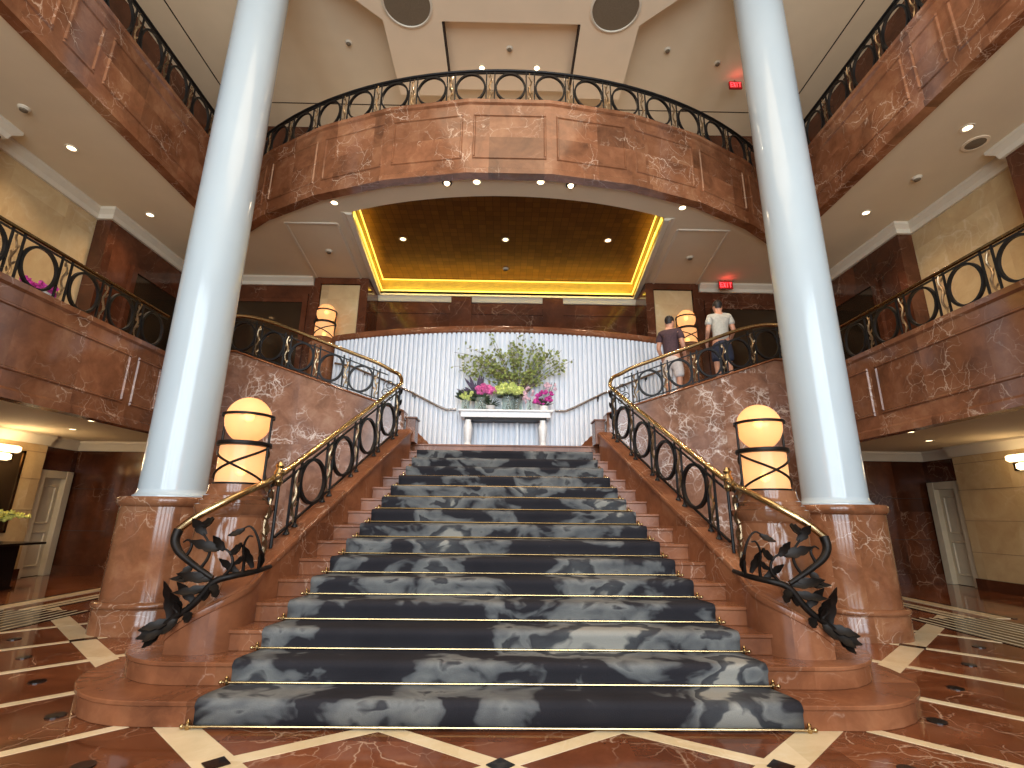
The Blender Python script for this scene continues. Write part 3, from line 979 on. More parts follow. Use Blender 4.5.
# white ribbed stair wall, bowed towards the hall
WC, WR = 20.35, 10.5
def wall_pt(x, off=0.0):
    a = math.asin(x/WR)
    return ((WR+off)*math.sin(a), WC-(WR+off)*math.cos(a))
def stair_wall():
    mb = MB()
    n = 77
    A = math.asin(3.88/WR)
    prof = []
    for i in range(n):
        a0 = -A+2*A*i/n; da = 2*A/n
        for u, d in ((0.0, 0.0), (0.3, 0.0), (0.31, 0.06), (0.42, 0.068), (0.64, 0.072), (0.88, 0.068), (0.99, 0.06)):
            a = a0+da*u
            prof.append((math.sin(a)*(WR+d), WC-math.cos(a)*(WR+d)))
    z0, z1 = 2.4, 5.16
    k = len(prof)
    mb.add([(x, y, z0) for x, y in prof]+[(x, y, z1) for x, y in prof], [(i, i+1, k+i+1, k+i) for i in range(k-1)])
    core = [( (WR-0.01)*math.sin(-A+2*A*i/24), WC-(WR-0.01)*math.cos(-A+2*A*i/24)) for i in range(25)]
    core += [((WR-0.12)*math.sin(A-2*A*i/24), WC-(WR-0.12)*math.cos(A-2*A*i/24)) for i in range(25)]
    mb.prism(core, z0, z1)
    o = struct('wall_stair', mb, 'wall_white', sharp=40)
    c = MB()
    c.sweep([(*wall_pt(-3.9+7.8*i/30), 5.16) for i in range(31)], [(0.06, 0), (0.09, 0.03), (0.09, 0.08), (0.07, 0.13), (0.04, 0.16), (-0.15, 0.16), (-0.15, 0)])
    struct('trim_8', c, 'red_marble_stair')
    # sloping skirting of the side flights on the ribbed wall
    for s in (-1, 1):
        sk = MB()
        sk.sweep([(s*wall_pt(x, 0.06)[0], wall_pt(x, 0.06)[1], z) for x, z in ((1.35, 2.6), (1.75, 2.98), (2.6, 3.4), (3.4, 3.8), (3.85, 3.95))], [(-0.025, -0.35), (0.025, -0.35), (0.025, 0.0), (0, 0.02), (-0.025, 0)])
        struct('baseboard_stair_'+SIDE[s], sk, 'red_marble_stair')
stair_wall()

# carpet runner and its rods
CW = (2.065, 2.0, 1.945, 1.885, 1.818, 1.755, 1.702, 1.655, 1.614, 1.575, 1.538, 1.504, 1.472, 1.447, 1.43, 1.425)
def carpet_hw(k): return CW[k-1]
def runner():
    t = 0.022
    prof = []           # (y, z, hw)
    prof.append((SY+0.018-t, 0.004, carpet_hw(1)+0.0))
    for k in range(1, 16):
        y, z = nose_y(k), SR*k
        h = carpet_hw(k)
        prof.append((y+0.018-t-0.004, z-0.05, h))
        for a in (0, 30, 60, 90):
            prof.append((y-t+0.045-0.045*math.cos(R_(a)), z+t-0.045+0.045*math.sin(R_(a)), h))
        prof.append((y+0.13, z+t, h-0.015))
        prof.append((y+ST-t-0.002, z+t, carpet_hw(k+1)))
        prof.append((y+ST+0.018-t, z+t+0.01, carpet_hw(k+1)))
    prof = prof[:-2]
    mb = MB(); vs = []
    nu = 40
    for y, z, h in prof:
        for i in range(nu+1):
            vs.append((-h+2*h*i/nu, y, z))
    # underside follows the steps a carpet's thickness below
    n = len(prof)
    fs = []
    for i in range(n-1):
        for j in range(nu):
            a = i*(nu+1)+j
            fs.append((a, a+1, a+nu+2, a+nu+1))
    mb.add(vs, fs)
    o = mb.build('stair_carpet', 'carpet_swirl', sharp=60)
    tag(o, 'charcoal and grey marbled carpet runner down the red staircase', 'carpet')
    so = o.modifiers.new('thickness', 'SOLIDIFY'); so.thickness = 0.018; so.offset = -1
    nth = ['lowest', 'second', 'third', 'fourth', 'fifth', 'sixth', 'seventh', 'eighth', 'ninth', 'tenth', 'eleventh', 'twelfth', 'thirteenth', 'fourteenth', 'fifteenth']
    for k in range(1, 16):
        y = nose_y(k)-0.022; z = SR*(k-1)+0.036+(0 if k > 1 else -0.006)
        if k == 1: z = 0.022
        h = carpet_hw(k)+0.055
        r = thing('stair_rod', 'thin brass carpet rod, %s from the floor' % nth[k-1], 'stair rod', (0, y, z), 'brass carpet rods')
        b = MB(); b.tube([(-h, y, z), (h, y, z)], 0.0085, 8); b.build('rod', 'brass', r)
        for s in (-1, 1):
            b = MB(); x = s*(h-0.03)
            b.lathe([(0.013, -0.018), (0.018, -0.006), (0.018, 0.008), (0.010, 0.02), (0.014, 0.032), (0.002, 0.045)], (x, y, z), 10)
            b.box(x-0.008, x+0.008, y, y+0.036, z-0.010, z+0.008)
            b.build('bracket', 'brass', r)
            b = MB(); b.sphere((s*(h+0.008), y, z), 0.016, n=10, m=6); b.build('finial', 'brass', r)
runner()

# ------------------------------------------------------------------ stair balustrades
def stair_railing(s):
    sd = SIDE[s]; mir = s < 0
    t = thing('stair_balustrade', 'brass-topped iron ring balustrade sweeping up the %s of the staircase' % sd, 'balustrade', (s*2.2, 5, 0.9))
    def base(y): return 0.885+0.560*(y-4.71)
    def railz(y): return 1.735+0.612*(y-5.0)
    X = lambda y: 3.228-0.1917*y
    P = lambda y: (s*X(y), y, base(y), railz(y)-0.0)
    rings = [5.62, 6.22, 6.82, 7.42]
    make_railing(t, P, 5.08, 7.82, rings, 0.255, 0.13, ('iron', 'brass'), 0.08, 0.09, foot=True, samples=6, rail=False, rzmax=0.255)
    # the brass rail: scroll at the foot, main flight, gooseneck, side flight, level end
    path = []
    foot = [(2.35, 4.27, 0.89), (2.47, 4.265, 0.96), (2.60, 4.27, 1.04), (2.68, 4.28, 1.10), (2.73, 4.30, 1.18), (2.72, 4.32, 1.26), (2.62, 4.33, 1.35), (2.48, 4.38, 1.45), (2.35, 4.50, 1.557), (2.275, 4.75, 1.665), (X(5.0), 5.0, 1.745)]
    dark = foot[:6]
    main = foot[5:]+[(X(y), y, railz(y)) for y in (5.6, 6.4, 7.2, 7.82)]
    neck = [(1.74, 7.92, 3.56), (1.79, 8.02, 3.66), (1.86, 8.12, 3.74), (1.98, 8.20, 3.80)]
    side = [(2.2+0.4*i, 8.22, 3.86+0.377*(0.2+0.4*i-0.0)) for i in range(7)]
    side[-1] = (4.62, 8.22, 4.79)
    side += [(4.9, 8.22, 4.79), (5.3, 8.22, 4.73), (XE+0.1, 8.2, 4.70)]
    allp = main+neck+side
    def smooth(pts, it=2):
        for _ in range(it):
            q = [pts[0]]
            for a, b in zip(pts[:-1], pts[1:]):
                q.append(tuple(0.75*a[i]+0.25*b[i] for i in range(3))); q.append(tuple(0.25*a[i]+0.75*b[i] for i in range(3)))
            q.append(pts[-1]); pts = q
        return pts
    mb = MB(); mb.tube(smooth(allp), 0.033, 10); mb.build('handrail', 'brass', t, mir=mir, sharp=80)
    mb = MB(); sm = smooth(dark); mb.tube(sm, [0.018+0.022*i/(len(sm)-1) for i in range(len(sm))], 10); mb.build('volute', 'dark_bronze', t, mir=mir, sharp=80)
    # collar where the scroll begins
    mb = MB(); mb.lathe([(0.03, -0.1), (0.05, -0.06), (0.04, -0.02), (0.052, 0.03), (0.03, 0.075), (0.045, 0.1), (0.02, 0.14)], (X(5.02), 5.02, 1.76), 14); mb.build('collar', 'brass', t, mir=mir)
    # newel spindle with drop of foliage under the collar
    mb = MB()
    for yy in (4.92, 5.04):
        mb.tube([(X(yy), yy, base(yy)), (X(yy), yy, railz(yy)-0.02)], 0.016, 8)
    mb.build('newel', 'iron', t, mir=mir)
    mb = MB()
    p = Vector((X(4.97), 4.93, 0)); 
    for k in range(9):
        z = 1.05+0.075*k
        sg = 1 if k % 2 else -1
        mb.leaf((p.x, p.y, z), (0.35*sg, -0.35, 0.9), (0, -1, 0.2), 0.16, 0.07, 0.35, th=0.008, n=6)
    mb.tube([(p.x, p.y, 1.03), (p.x+0.02, p.y-0.02, 1.3), (p.x-0.02, p.y, 1.62)], [0.02, 0.022, 0.012], 8)
    mb.build('leaf_spindle', 'silvered_bronze', t, mir=mir)
    # acanthus spray that runs down the curb and over the lowest steps
    mb = MB()
    stem = smooth([(2.10, 4.72, 0.935), (2.10, 4.46, 0.92), (2.20, 4.30, 0.905), (2.34, 4.27, 0.87), (2.41, 4.27, 0.76), (2.50, 4.27, 0.66), (2.61, 4.28, 0.59), (2.69, 4.29, 0.53), (2.75, 4.30, 0.47)])
    mb.tube(stem, [0.020+0.008*math.sin(PI*i/(len(stem)-1)) for i in range(len(stem))], 8)
    for pts in ([(2.10, 4.50, 0.93), (2.08, 4.46, 1.08), (2.12, 4.44, 1.22), (2.18, 4.42, 1.30), (2.23, 4.41, 1.27)],
                [(2.16, 4.36, 0.91), (2.15, 4.34, 1.02), (2.17, 4.32, 1.13), (2.13, 4.31, 1.22), (2.09, 4.31, 1.21)],
                [(2.28, 4.28, 0.89), (2.20, 4.27, 0.98), (2.22, 4.27, 1.07), (2.29, 4.27, 1.12), (2.35, 4.27, 1.10)],
                [(2.46, 4.27, 0.96), (2.40, 4.27, 1.06), (2.42, 4.27, 1.16), (2.50, 4.28, 1.24), (2.53, 4.29, 1.30)],
                [(2.60, 4.27, 1.04), (2.55, 4.27, 1.14), (2.60, 4.28, 1.19), (2.64, 4.28, 1.16)]):
        a_ = smooth(pts)
        mb.tube(a_, [0.015-0.009*i/(len(a_)-1) for i in range(len(a_))], 7)
    lv = [((2.10, 4.52, 0.95), (-0.35, -0.3, 0.9), .22, .08), ((2.12, 4.44, 0.95), (0.35, -0.2, 0.9), .24, .08), ((2.18, 4.34, 0.92), (0.75, -0.2, 0.5), .20, .08), ((2.22, 4.41, 1.27), (0.6, -0.2, -0.5), .13, .07),
          ((2.20, 4.28, 1.00), (-0.8, -0.2, 0.3), .18, .07), ((2.24, 4.27, 1.08), (-0.85, -0.2, 0.3), .20, .10), ((2.33, 4.27, 1.11), (0.95, -0.1, 0.15), .22, .11), ((2.29, 4.27, 1.10), (0.5, -0.2, 0.7), .16, .08),
          ((2.47, 4.28, 1.22), (0.6, -0.1, 0.7), .17, .10), ((2.52, 4.28, 1.30), (-0.75, -0.1, 0.1), .18, .11), ((2.52, 4.27, 1.00), (0.4, -0.2, -0.8), .16, .08), ((2.40, 4.27, 0.92), (0.8, -0.1, -0.25), .24, .10),
          ((2.36, 4.27, 0.88), (0.95, -0.2, 0.05), .24, .10), ((2.38, 4.27, 0.82), (0.9, -0.2, -0.3), .22, .09), ((2.36, 4.27, 0.86), (-0.6, -0.3, -0.55), .24, .09), ((2.42, 4.27, 0.74), (-0.8, -0.3, 0.15), .20, .09),
          ((2.46, 4.27, 0.70), (0.6, -0.1, 0.7), .22, .09), ((2.52, 4.27, 0.64), (-0.55, -0.35, -0.45), .18, .09), ((2.56, 4.27, 0.62), (0.35, -0.1, 0.9), .20, .09), ((2.64, 4.28, 0.56), (0.08, 0.0, 0.98), .34, .10),
          ((2.60, 4.28, 0.59), (-0.35, -0.2, 0.8), .18, .09), ((2.64, 4.28, 0.57), (0.75, -0.1, -0.35), .18, .10), ((2.66, 4.28, 0.55), (0.45, -0.25, -0.7), .18, .10), ((2.70, 4.29, 0.51), (0.75, -0.2, -0.5), .16, .10),
          ((2.72, 4.29, 0.50), (0.9, -0.1, -0.1), .13, .08), ((2.72, 4.30, 0.48), (0.3, -0.3, -0.7), .14, .08), ((2.58, 4.27, 0.60), (0.2, -0.3, -0.8), .15, .08)]
    for b_, d_, L, W in lv:
        mb.leaf(b_, d_, (-0.1, -0.9, 0.4), L*1.12, W*0.95, 0.6, lobes=3, th=0.010, n=10)
    mb.build('acanthus_spray', 'dark_bronze', t, mir=mir, sharp=60)
    # side flight
    u = thing('side_flight_railing', 'iron ring railing climbing the %s side flight to the gallery' % sd, 'railing', (s*3.3, 8.22, 3.5))
    def zb(x): return 3.085+0.3412*(x-1.70) if x < 4.66 else 4.08
    def zr(x): return (3.80+0.377*(x-1.98)) if x < 4.62 else 4.78
    Q = lambda x: (s*x, 8.22, zb(x), zr(x)-0.02)
    make_railing(u, Q, 2.05, 5.6, [2.52+0.535*k for k in range(5)], 0.225, 0.11, ('iron', 'brass'), 0.05, 0.07, samples=14, rail=False)
    # scrolled corner filler
    mb = MB()
    for (cx, cz, r, k) in ((2.02, 3.55, 0.09, 1), (2.08, 3.42, 0.07, -1), (1.98, 3.32, 0.06, 1)):
        pts = []
        for i in range(18):
            a = i/17*PI*2.6
            rr = r*(1-0.7*i/17)
            pts.append((cx+k*rr*math.cos(a), 8.2, cz+rr*math.sin(a)))
        mb.tube(pts, 0.008, 6)
    mb.build('scroll', 'iron', u, mir=mir)
    mb = MB()
    for k in range(7):
        mb.leaf((1.76, 7.9, 2.85+0.09*k), (-0.5 if k % 2 else 0.3, -0.3, 0.7), (0, -1, 0.2), 0.15, 0.06, 0.4, th=0.007, n=6)
    mb.tube([(1.76, 7.9, 2.8), (1.76, 7.9, 3.5)], 0.018, 8)
    mb.build('leaf_spindle', 'dark_bronze', t, mir=mir)
for s in (-1, 1): stair_railing(s)

# ------------------------------------------------------------------ columns, pedestals, lamps
def columns():
    sup = lambda a: 1.0/((abs(math.cos(a))**2.5+abs(math.sin(a))**2.5)**(1/2.5))
    for s in (-1, 1):
        sd = SIDE[s]; c = (4.52 if s > 0 else -4.465, 6.82, 0)
        p = thing('column_pedestal', 'red marble pedestal under the %s white column' % sd, 'pedestal', c, 'column pedestals')
        mb = MB(); mb.lathe([(0.565, 0), (0.565, 0.26), (0.55, 0.285)], c, 64, shape=sup); mb.build('plinth', 'red_marble', p, sharp=50)
        mb = MB(); mb.lathe([(0.55, 0.285), (0.575, 0.295), (0.585, 0.32), (0.575, 0.345), (0.53, 0.36)], c, 64, shape=sup); mb.build('base_moulding', 'red_marble', p, sharp=50)
        mb = MB(); mb.lathe([(0.515, 0.36), (0.505, 1.46)], c, 64, shape=sup); mb.build('die', 'red_marble', p, sharp=50)
        mb = MB(); mb.lathe([(0.505, 1.46), (0.53, 1.48), (0.545, 1.51), (0.545, 1.56), (0.525, 1.585)], c, 64, shape=sup); mb.build('cornice', 'red_marble', p, sharp=50)
        k = thing('column', 'tall smooth white column on the %s' % sd, 'column', (c[0], c[1], 1.585), 'white columns')
        mb = MB(); mb.lathe([(0.392, 1.68), (0.388, 4), (0.385, ZT)], c, 72); mb.build('shaft', 'column_white', k, sharp=50)
        mb = MB(); mb.lathe([(0.44, 1.585), (0.44, 1.605), (0.415, 1.62), (0.40, 1.645), (0.392, 1.68)], c, 72); mb.build('base', 'column_white', k, sharp=50)
columns()

def pedestal_lamp(x, y, zt, where, power):
    lp = thing('pedestal_lamp', 'amber glass globe over a lit drum lamp, '+where, 'lamp', (x, y, zt), 'amber globe lamps')
    c = (x, y, zt)
    b = MB(); b.lathe([(0.215, 0.01), (0.215, 0.37)], c, 36); b.build('glass_drum', 'amber_glass', lp, sharp=50)
    b = MB(); b.sphere((x, y, zt+0.645), 0.215, 0.215, 0.232, n=36, m=20); b.build('globe', 'amber_glass', lp, sharp=80)
    b = MB()
    for z, rr, h in ((0.0, 0.23, 0.02), ):
        b.lathe([(rr-0.03, z), (rr, z), (rr, z+h), (rr-0.03, z+h)], c, 36)
    b.build('base_ring', 'dark_bronze', lp)
    b = MB(); b.lathe([(0.20, 0.375), (0.245, 0.375), (0.25, 0.39), (0.245, 0.415), (0.20, 0.415)], c, 36); b.build('middle_ring', 'dark_bronze', lp)
    b = MB(); b.lathe([(0.22, 0.67), (0.242, 0.67), (0.242, 0.695), (0.22, 0.695), (0.22, 0.67)], c, 36, caps=False); b.build('globe_band', 'dark_bronze', lp)
    for k in range(2):
        a = k*PI
        b = MB(); px, py = x+0.232*math.cos(a), y+0.232*math.sin(a)
        b.tube([(px, py, zt), (px, py, zt+0.68)], 0.013, 8)
        b.build('post', 'dark_bronze', lp)
    for k in range(2):       # crossed straps round the drum, front and back
        b = MB()
        for d in (1, -1):
            pts = []
            for i in range(25):
                u = i/24
                a = -PI/2+k*PI+d*(-PI/2+PI*u)
                pts.append((x+0.225*math.cos(a), y+0.225*math.sin(a), zt+0.03+0.33*u))
            b.tube(pts, 0.012, 6)
        b.build('cross_strap', 'dark_bronze', lp)
    for z in (0.14, 0.68):
        b = MB(); b.sphere((x, y, zt+z), 0.045, n=14, m=8); b.build('bulb', 'bulb', lp)
    light('lamp_light', 'POINT', (x, y, zt+0.16), power, (1.0, 0.60, 0.26), rad=0.06)
    light('lamp_light', 'POINT', (x, y, zt+0.66), power, (1.0, 0.60, 0.26), rad=0.06)
def lamps():
    for s in (-1, 1):
        sd = SIDE[s]
        x, y = s*2.6, 4.93
        p = thing('lamp_pedestal', 'round red marble lamp pedestal at the %s foot of the stairs' % sd, 'pedestal', (x, y, 0.32), 'lower lamp pedestals')
        c = (x, y, 0)
        b = MB(); b.lathe([(0.345, 0.32), (0.335, 0.40), (0.31, 1.36)], c, 48); b.build('drum', 'red_marble', p, sharp=50)
        b = MB(); b.lathe([(0.31, 1.36), (0.325, 1.38), (0.335, 1.41), (0.345, 1.44), (0.345, 1.475), (0.315, 1.485), (0.315, 1.515), (0.29, 1.525), (0.29, 1.555), (0.275, 1.565), (0.26, 1.60), (0.255, 1.66)], c, 48); b.build('stepped_cap', 'red_marble', p, sharp=30)
        pedestal_lamp(x, y, 1.66, 'at the %s foot of the stairs' % sd, 2.4)
        x, y = s*4.22, 10.70
        p = thing('lamp_pedestal', 'round marble lamp pedestal on the gallery floor, %s' % sd, 'pedestal', (x, y, Z1F), 'gallery lamp pedestals')
        c = (x, y, 0)
        b = MB(); b.lathe([(0.32, Z1F), (0.30, Z1F+0.1), (0.28, 5.0)], c, 32); b.build('drum', 'red_marble', p, sharp=50)
        b = MB(); b.lathe([(0.28, 5.0), (0.32, 5.06), (0.32, 5.12), (0.27, 5.15), (0.25, 5.26)], c, 32); b.build('stepped_cap', 'red_marble', p)
        pedestal_lamp(x, y, 5.26, 'on the gallery, %s of the ribbed wall' % sd, 2.4)
lamps()

# ------------------------------------------------------------------ table, flowers, wall rails
def console_table():
    t = thing('console_table', 'white marble console table on the landing against the ribbed wall', 'table', (0, 9.58, 2.56))
    b = MB(); b.box(-0.93, 0.93, 9.36, 9.78, 3.36, 3.40); b.build('tabletop', 'table_white', t, bevel=0.008)
    b = MB(); b.box(-0.88, 0.88, 9.40, 9.76, 3.25, 3.36); b.build('apron', 'table_white', t, bevel=0.006)
    b = MB(); b.box(-0.8, 0.8, 9.42, 9.74, 3.20, 3.25); b.build('under_rail', 'dark_bronze', t)  # dark slab under the apron
    for x in (-0.73, 0.73):
        for y in (9.46, 9.70):
            b = MB(); b.lathe([(0.05, 0), (0.075, 0.03), (0.08, 0.09), (0.075, 0.15), (0.05, 0.2), (0.06, 0.26), (0.08, 0.42), (0.085, 0.52), (0.06, 0.57), (0.055, 0.60), (0.06, 0.64)], (x, y, 2.56), 20); b.build('leg', 'table_white', t)
    for x in (-0.24, 0.24):
        b = MB(); b.box(x-0.018, x+0.018, 9.70, 9.74, 2.56, 3.20); b.build('back_leg', 'table_white', t)
console_table()

def bloom(mb, c, r, n, seed, mi=0):
    rd = random.Random(seed)
    for i in range(n):
        a = rd.uniform(0, 2*PI); e = rd.uniform(-0.4, 1.0)*PI/2
        d = Vector((math.cos(a)*math.cos(e), math.sin(a)*math.cos(e), math.sin(e)))
        mb.leaf(Vector(c)+d*r*0.35, d+Vector((0, 0, 0.3)), Vector((rd.uniform(-1, 1), rd.uniform(-1, 1), rd.uniform(-.2, 1))), r*0.9, r*0.8, 0.5, th=0.003, n=4, mi=mi)
    mb.sphere(c, r*0.6, n=10, m=6, mi=mi)
def vase_mesh(c, r, h, n=20):
    b = MB()
    b.lathe([(r*0.95, 0), (r, 0.02), (r, h), (r-0.008, h), (r-0.008, 0.02), (0.001, 0.018)], c, n, caps=True)
    return b
def flowers():
    zt = 3.40
    Y = 9.56
    rd = random.Random(11)
    def base_vase(t, x, y, r, h, glass=True):
        (vase_mesh((x, y, zt), r, h)).build('vase', 'vase_glass' if glass else 'pot_white', t)
        b = MB()
        for k in range(7):
            a = k*0.9
            b.tube([(x+0.4*r*math.cos(a), y+0.4*r*math.sin(a), zt+0.03), (x-0.3*r*math.cos(a), y-0.3*r*math.sin(a), zt+h*1.15)], 0.008, 6)
        b.build('stems', 'leaf_dark' if glass else 'stem_brown', t)
    # tall flowering branches
    x = 0.22; y = 9.66
    t = thing('branch_arrangement', 'tall airy spray of leafy green branches in the centre of the table', 'flowers', (x, y, zt))
    vase_mesh((x, y, zt), 0.11, 0.34).build('vase', 'vase_glass', t)
    br = MB(); lf = MB()
    for k in range(34):
        a = rd.uniform(-1.35, 1.3); L = rd.uniform(0.8, 1.28)*(1.0 if abs(a) < 0.7 else 1.0)
        yy = rd.uniform(-0.22, 0.06)
        tip = Vector((x+math.sin(a)*L*1.0, y+yy, zt+0.44+math.cos(a)*L*0.93+0.12))
        p0 = Vector((x+rd.uniform(-.04, .04), y, zt+0.05)); p1 = Vector((x+math.sin(a)*0.12, y+yy*0.2, zt+0.55))
        pts = []
        for i in range(9):
            u = i/8
            pts.append((1-u)**2*p0+2*u*(1-u)*p1+u*u*tip)
        br.tube(pts, [0.011-0.008*i/8 for i in range(9)], 5)
        for i in range(22):
            u = rd.uniform(0.5, 1.0)
            p = (1-u)**2*p0+2*u*(1-u)*p1+u*u*tip+Vector((rd.uniform(-.07, .07), rd.uniform(-.05, .05), rd.uniform(-.07, .07)))
            lf.leaf(p, (rd.uniform(-1, 1), rd.uniform(-.8, .3), rd.uniform(-.7, .7)), (rd.uniform(-.5, .5), -1, rd.uniform(-.3, .8)), rd.uniform(.05, .09), rd.uniform(.04, .065), 0.2, th=0.002, n=4)
    for k in range(1):      # long limb reaching left
        for q in range(7):
            p0 = Vector((x-0.02, y, zt+0.5)); p1 = Vector((x-0.35, y-0.05, zt+0.95+0.04*q)); tip = Vector((x-1.05-0.12*(q % 3), y-0.1, zt+0.72+0.1*q))
            pts = [(1-u)**2*p0+2*u*(1-u)*p1+u*u*tip for u in [i/8 for i in range(9)]]
            br.tube(pts, [0.009-0.006*i/8 for i in range(9)], 5)
            for i in range(24):
                u = rd.uniform(0.4, 1.0)
                p = (1-u)**2*p0+2*u*(1-u)*p1+u*u*tip+Vector((rd.uniform(-.08, .08), rd.uniform(-.05, .05), rd.uniform(-.08, .08)))
                lf.leaf(p, (rd.uniform(-1, 1), rd.uniform(-.8, .3), rd.uniform(-.7, .7)), (rd.uniform(-.5, .5), -1, rd.uniform(-.3, .8)), rd.uniform(.05, .1), rd.uniform(.04, .07), 0.2, th=0.002, n=4)
    br.build('branches', 'stem_brown', t); lf.build('foliage', 'leaf_green', t)
    # lime hydrangeas
    x = 0.05
    t = thing('hydrangea_vase', 'lime green hydrangeas in a wide glass vase', 'flowers', (x, 9.5, zt))
    base_vase(t, x, 9.5, 0.13, 0.27)
    for k, (dx, dz, r) in enumerate(((-0.22, 0.40, .10), (-0.08, 0.46, .11), (0.08, 0.46, .11), (0.22, 0.40, .10), (-0.14, 0.36, .09), (0.02, 0.37, .1), (0.15, 0.35, .09))):
        b = MB(); bloom(b, (x+dx, 9.47+(0.03 if k < 4 else -0.04), zt+dz), r, 46, k); b.build('hydrangea_head', 'petal_lime', t)
    b = MB()
    for k in range(12):
        a = k*0.55
        b.leaf((x, 9.5, zt+0.24), (math.cos(a), math.sin(a)*0.7, 0.3), (0, 0, 1), 0.24, 0.1, -0.2, n=5)
    b.build('leaves', 'leaf_dark', t)
    # pink roses with plum foliage
    x = -0.5
    t = thing('rose_vase', 'round pink roses with dark plum foliage in a glass vase', 'flowers', (x, 9.52, zt))
    base_vase(t, x, 9.52, 0.12, 0.25)
    for k, (dx, dz) in enumerate(((-0.10, .42), (0.0, .47), (0.11, .45), (0.2, .40), (0.02, .38), (0.12, .36), (-0.06, .35))):
        b = MB(); bloom(b, (x+dx+0.05, 9.46, zt+dz), 0.07, 34, 20+k); b.build('rose', 'petal_pink', t)
    b = MB()
    for k in range(34):
        a = rd.uniform(-1.5, 0.5); L = rd.uniform(0.25, 0.55)
        d = Vector((math.sin(a), rd.uniform(-.3, .2), math.cos(a)))
        b.tube([(x-0.03, 9.54, zt+0.25), Vector((x-0.03, 9.54, zt+0.25))+d*L*0.6], 0.004, 4)
        b.leaf(Vector((x-0.03, 9.54, zt+0.25))+d*L*0.35, d, (0, -1, 0.3), L*0.65, 0.06, 0.2, n=5)
    b.build('plum_foliage', 'leaf_plum', t)
    b = MB()
    for k in range(12):
        a = rd.uniform(-1.9, 1.9)
        b.leaf((x, 9.5, zt+0.2), (math.sin(a), rd.uniform(-.5, .1), math.cos(a)*0.6), (0, -1, 0.4), 0.24, 0.09, 0.1, n=5)
    b.build('leaves', 'leaf_dark', t)
    # lime chrysanthemums at the left end
    x = -0.80
    t = thing('chrysanthemum_vase', 'small vase of yellow-green blooms at the left end of the table', 'flowers', (x, 9.5, zt))
    base_vase(t, x, 9.5, 0.08, 0.2)
    for k, (dx, dz) in enumerate(((-0.08, .28), (0.0, .33), (0.08, .28), (-0.02, .24), (0.06, .22), (0.12, .33))):
        b = MB(); bloom(b, (x+dx, 9.48, zt+dz), 0.055, 26, 40+k); b.build('bloom', 'petal_lime', t)
    b = MB()
    for k in range(16):
        a = rd.uniform(-2.0, 1.2)
        b.leaf((x, 9.52, zt+0.22), (math.sin(a), rd.uniform(-.4, .2), math.cos(a)*0.7+.2), (0, -1, 0.4), 0.24, 0.1, 0.1, n=5)
    b.build('leaves', 'leaf_dark', t)
    # spiky plant
    x = -0.30
    t = thing('spiky_plant', 'low dark spiky plant in a bowl between roses and hydrangeas', 'plant', (x, 9.45, zt))
    b = MB(); b.lathe([(0.05, 0), (0.09, 0.05), (0.1, 0.08), (0.09, 0.08), (0.02, 0.07)], (x, 9.45, zt), 18); b.build('bowl', 'pot_white', t)
    b = MB()
    for k in range(26):
        a = rd.uniform(0, 2*PI)
        b.leaf((x, 9.45, zt+0.06), (math.cos(a), 0.4*math.sin(a), rd.uniform(.2, 1.2)), (0, -.3, 1), 0.22, 0.035, -0.1, n=5)
    b.build('leaves', 'leaf_dark', t)
    # blush orchids
    x = 0.48
    t = thing('blush_orchid', 'pale pink orchids in a narrow glass vase right of the hydrangeas', 'flowers', (x, 9.5, zt))
    base_vase(t, x, 9.5, 0.06, 0.2)
    b = MB()
    for k in range(16):
        bloom(b, (x+rd.uniform(-.13, .12), 9.47+rd.uniform(-.05, .05), zt+rd.uniform(.18, .52)), 0.04, 9, 60+k)
    b.build('blossoms', 'petal_blush', t)
    # magenta orchids in white pot
    x = 0.76
    t = thing('magenta_orchid', 'magenta orchids in a small pot at the right end of the table', 'flowers', (x, 9.5, zt))
    base_vase(t, x, 9.5, 0.09, 0.1, glass=False)
    for k in range(14):
        b = MB(); bloom(b, (x+rd.uniform(-.19, .17), 9.47+rd.uniform(-.06, .05), zt+rd.uniform(.15, .38)), 0.058, 14, 80+k); b.build('blossom', 'petal_magenta', t)
    b = MB()
    for k in range(12):
        bloom(b, (x+rd.uniform(0, .25), 9.53, zt+rd.uniform(.42, .64)), 0.042, 9, 100+k)
    b.build('pale_blossoms', 'petal_blush', t)
    b = MB()
    for k in range(12):
        a = rd.uniform(-1.6, 1.6)
        b.leaf((x, 9.5, zt+0.09), (math.sin(a), -.3, 0.4+.4*math.cos(a)), (0, 0, 1), 0.2, 0.06, -.1, n=5)
    for k in range(5):
        b.tube([(x, 9.5, zt+0.05), (x+0.03*k, 9.52, zt+0.35), (x+0.055*k, 9.52, zt+0.6)], 0.005, 5)
    b.build('leaves', 'leaf_dark', t)
flowers()

def wall_rails():
    for s in (-1, 1):
        t = thing('wall_handrail', 'slim steel handrail on the ribbed wall, %s of the flower table' % SIDE[s], 'handrail', (s*1.9, 9.6, 3.6), 'wall handrails')
        pts = [(x, wall_pt(x, 0.13)[1], z) for x, z in ((1.0, 3.47), (1.22, 3.47), (1.42, 3.56), (2.0, 3.87), (2.6, 4.15), (3.4, 4.52), (3.8, 4.62))]
        mb = MB(); mb.tube(pts, 0.024, 10); mb.build('rail', 'steel', t, mir=s < 0, sharp=60)
        for x, z in ((1.93, 3.80), (3.05, 4.33)):
            yw = wall_pt(x, 0.03)[1]
            mb = MB(); mb.tube([(x, yw, z-0.03), (x, yw-0.07, z-0.035), (x, yw-0.1, z+0.02)], 0.012, 8)
            mb.tube([(x, yw+0.0, z-0.03), (x, yw-0.025, z-0.03)], 0.045, 14)
            mb.build('bracket', 'iron', t, mir=s < 0)
wall_rails()

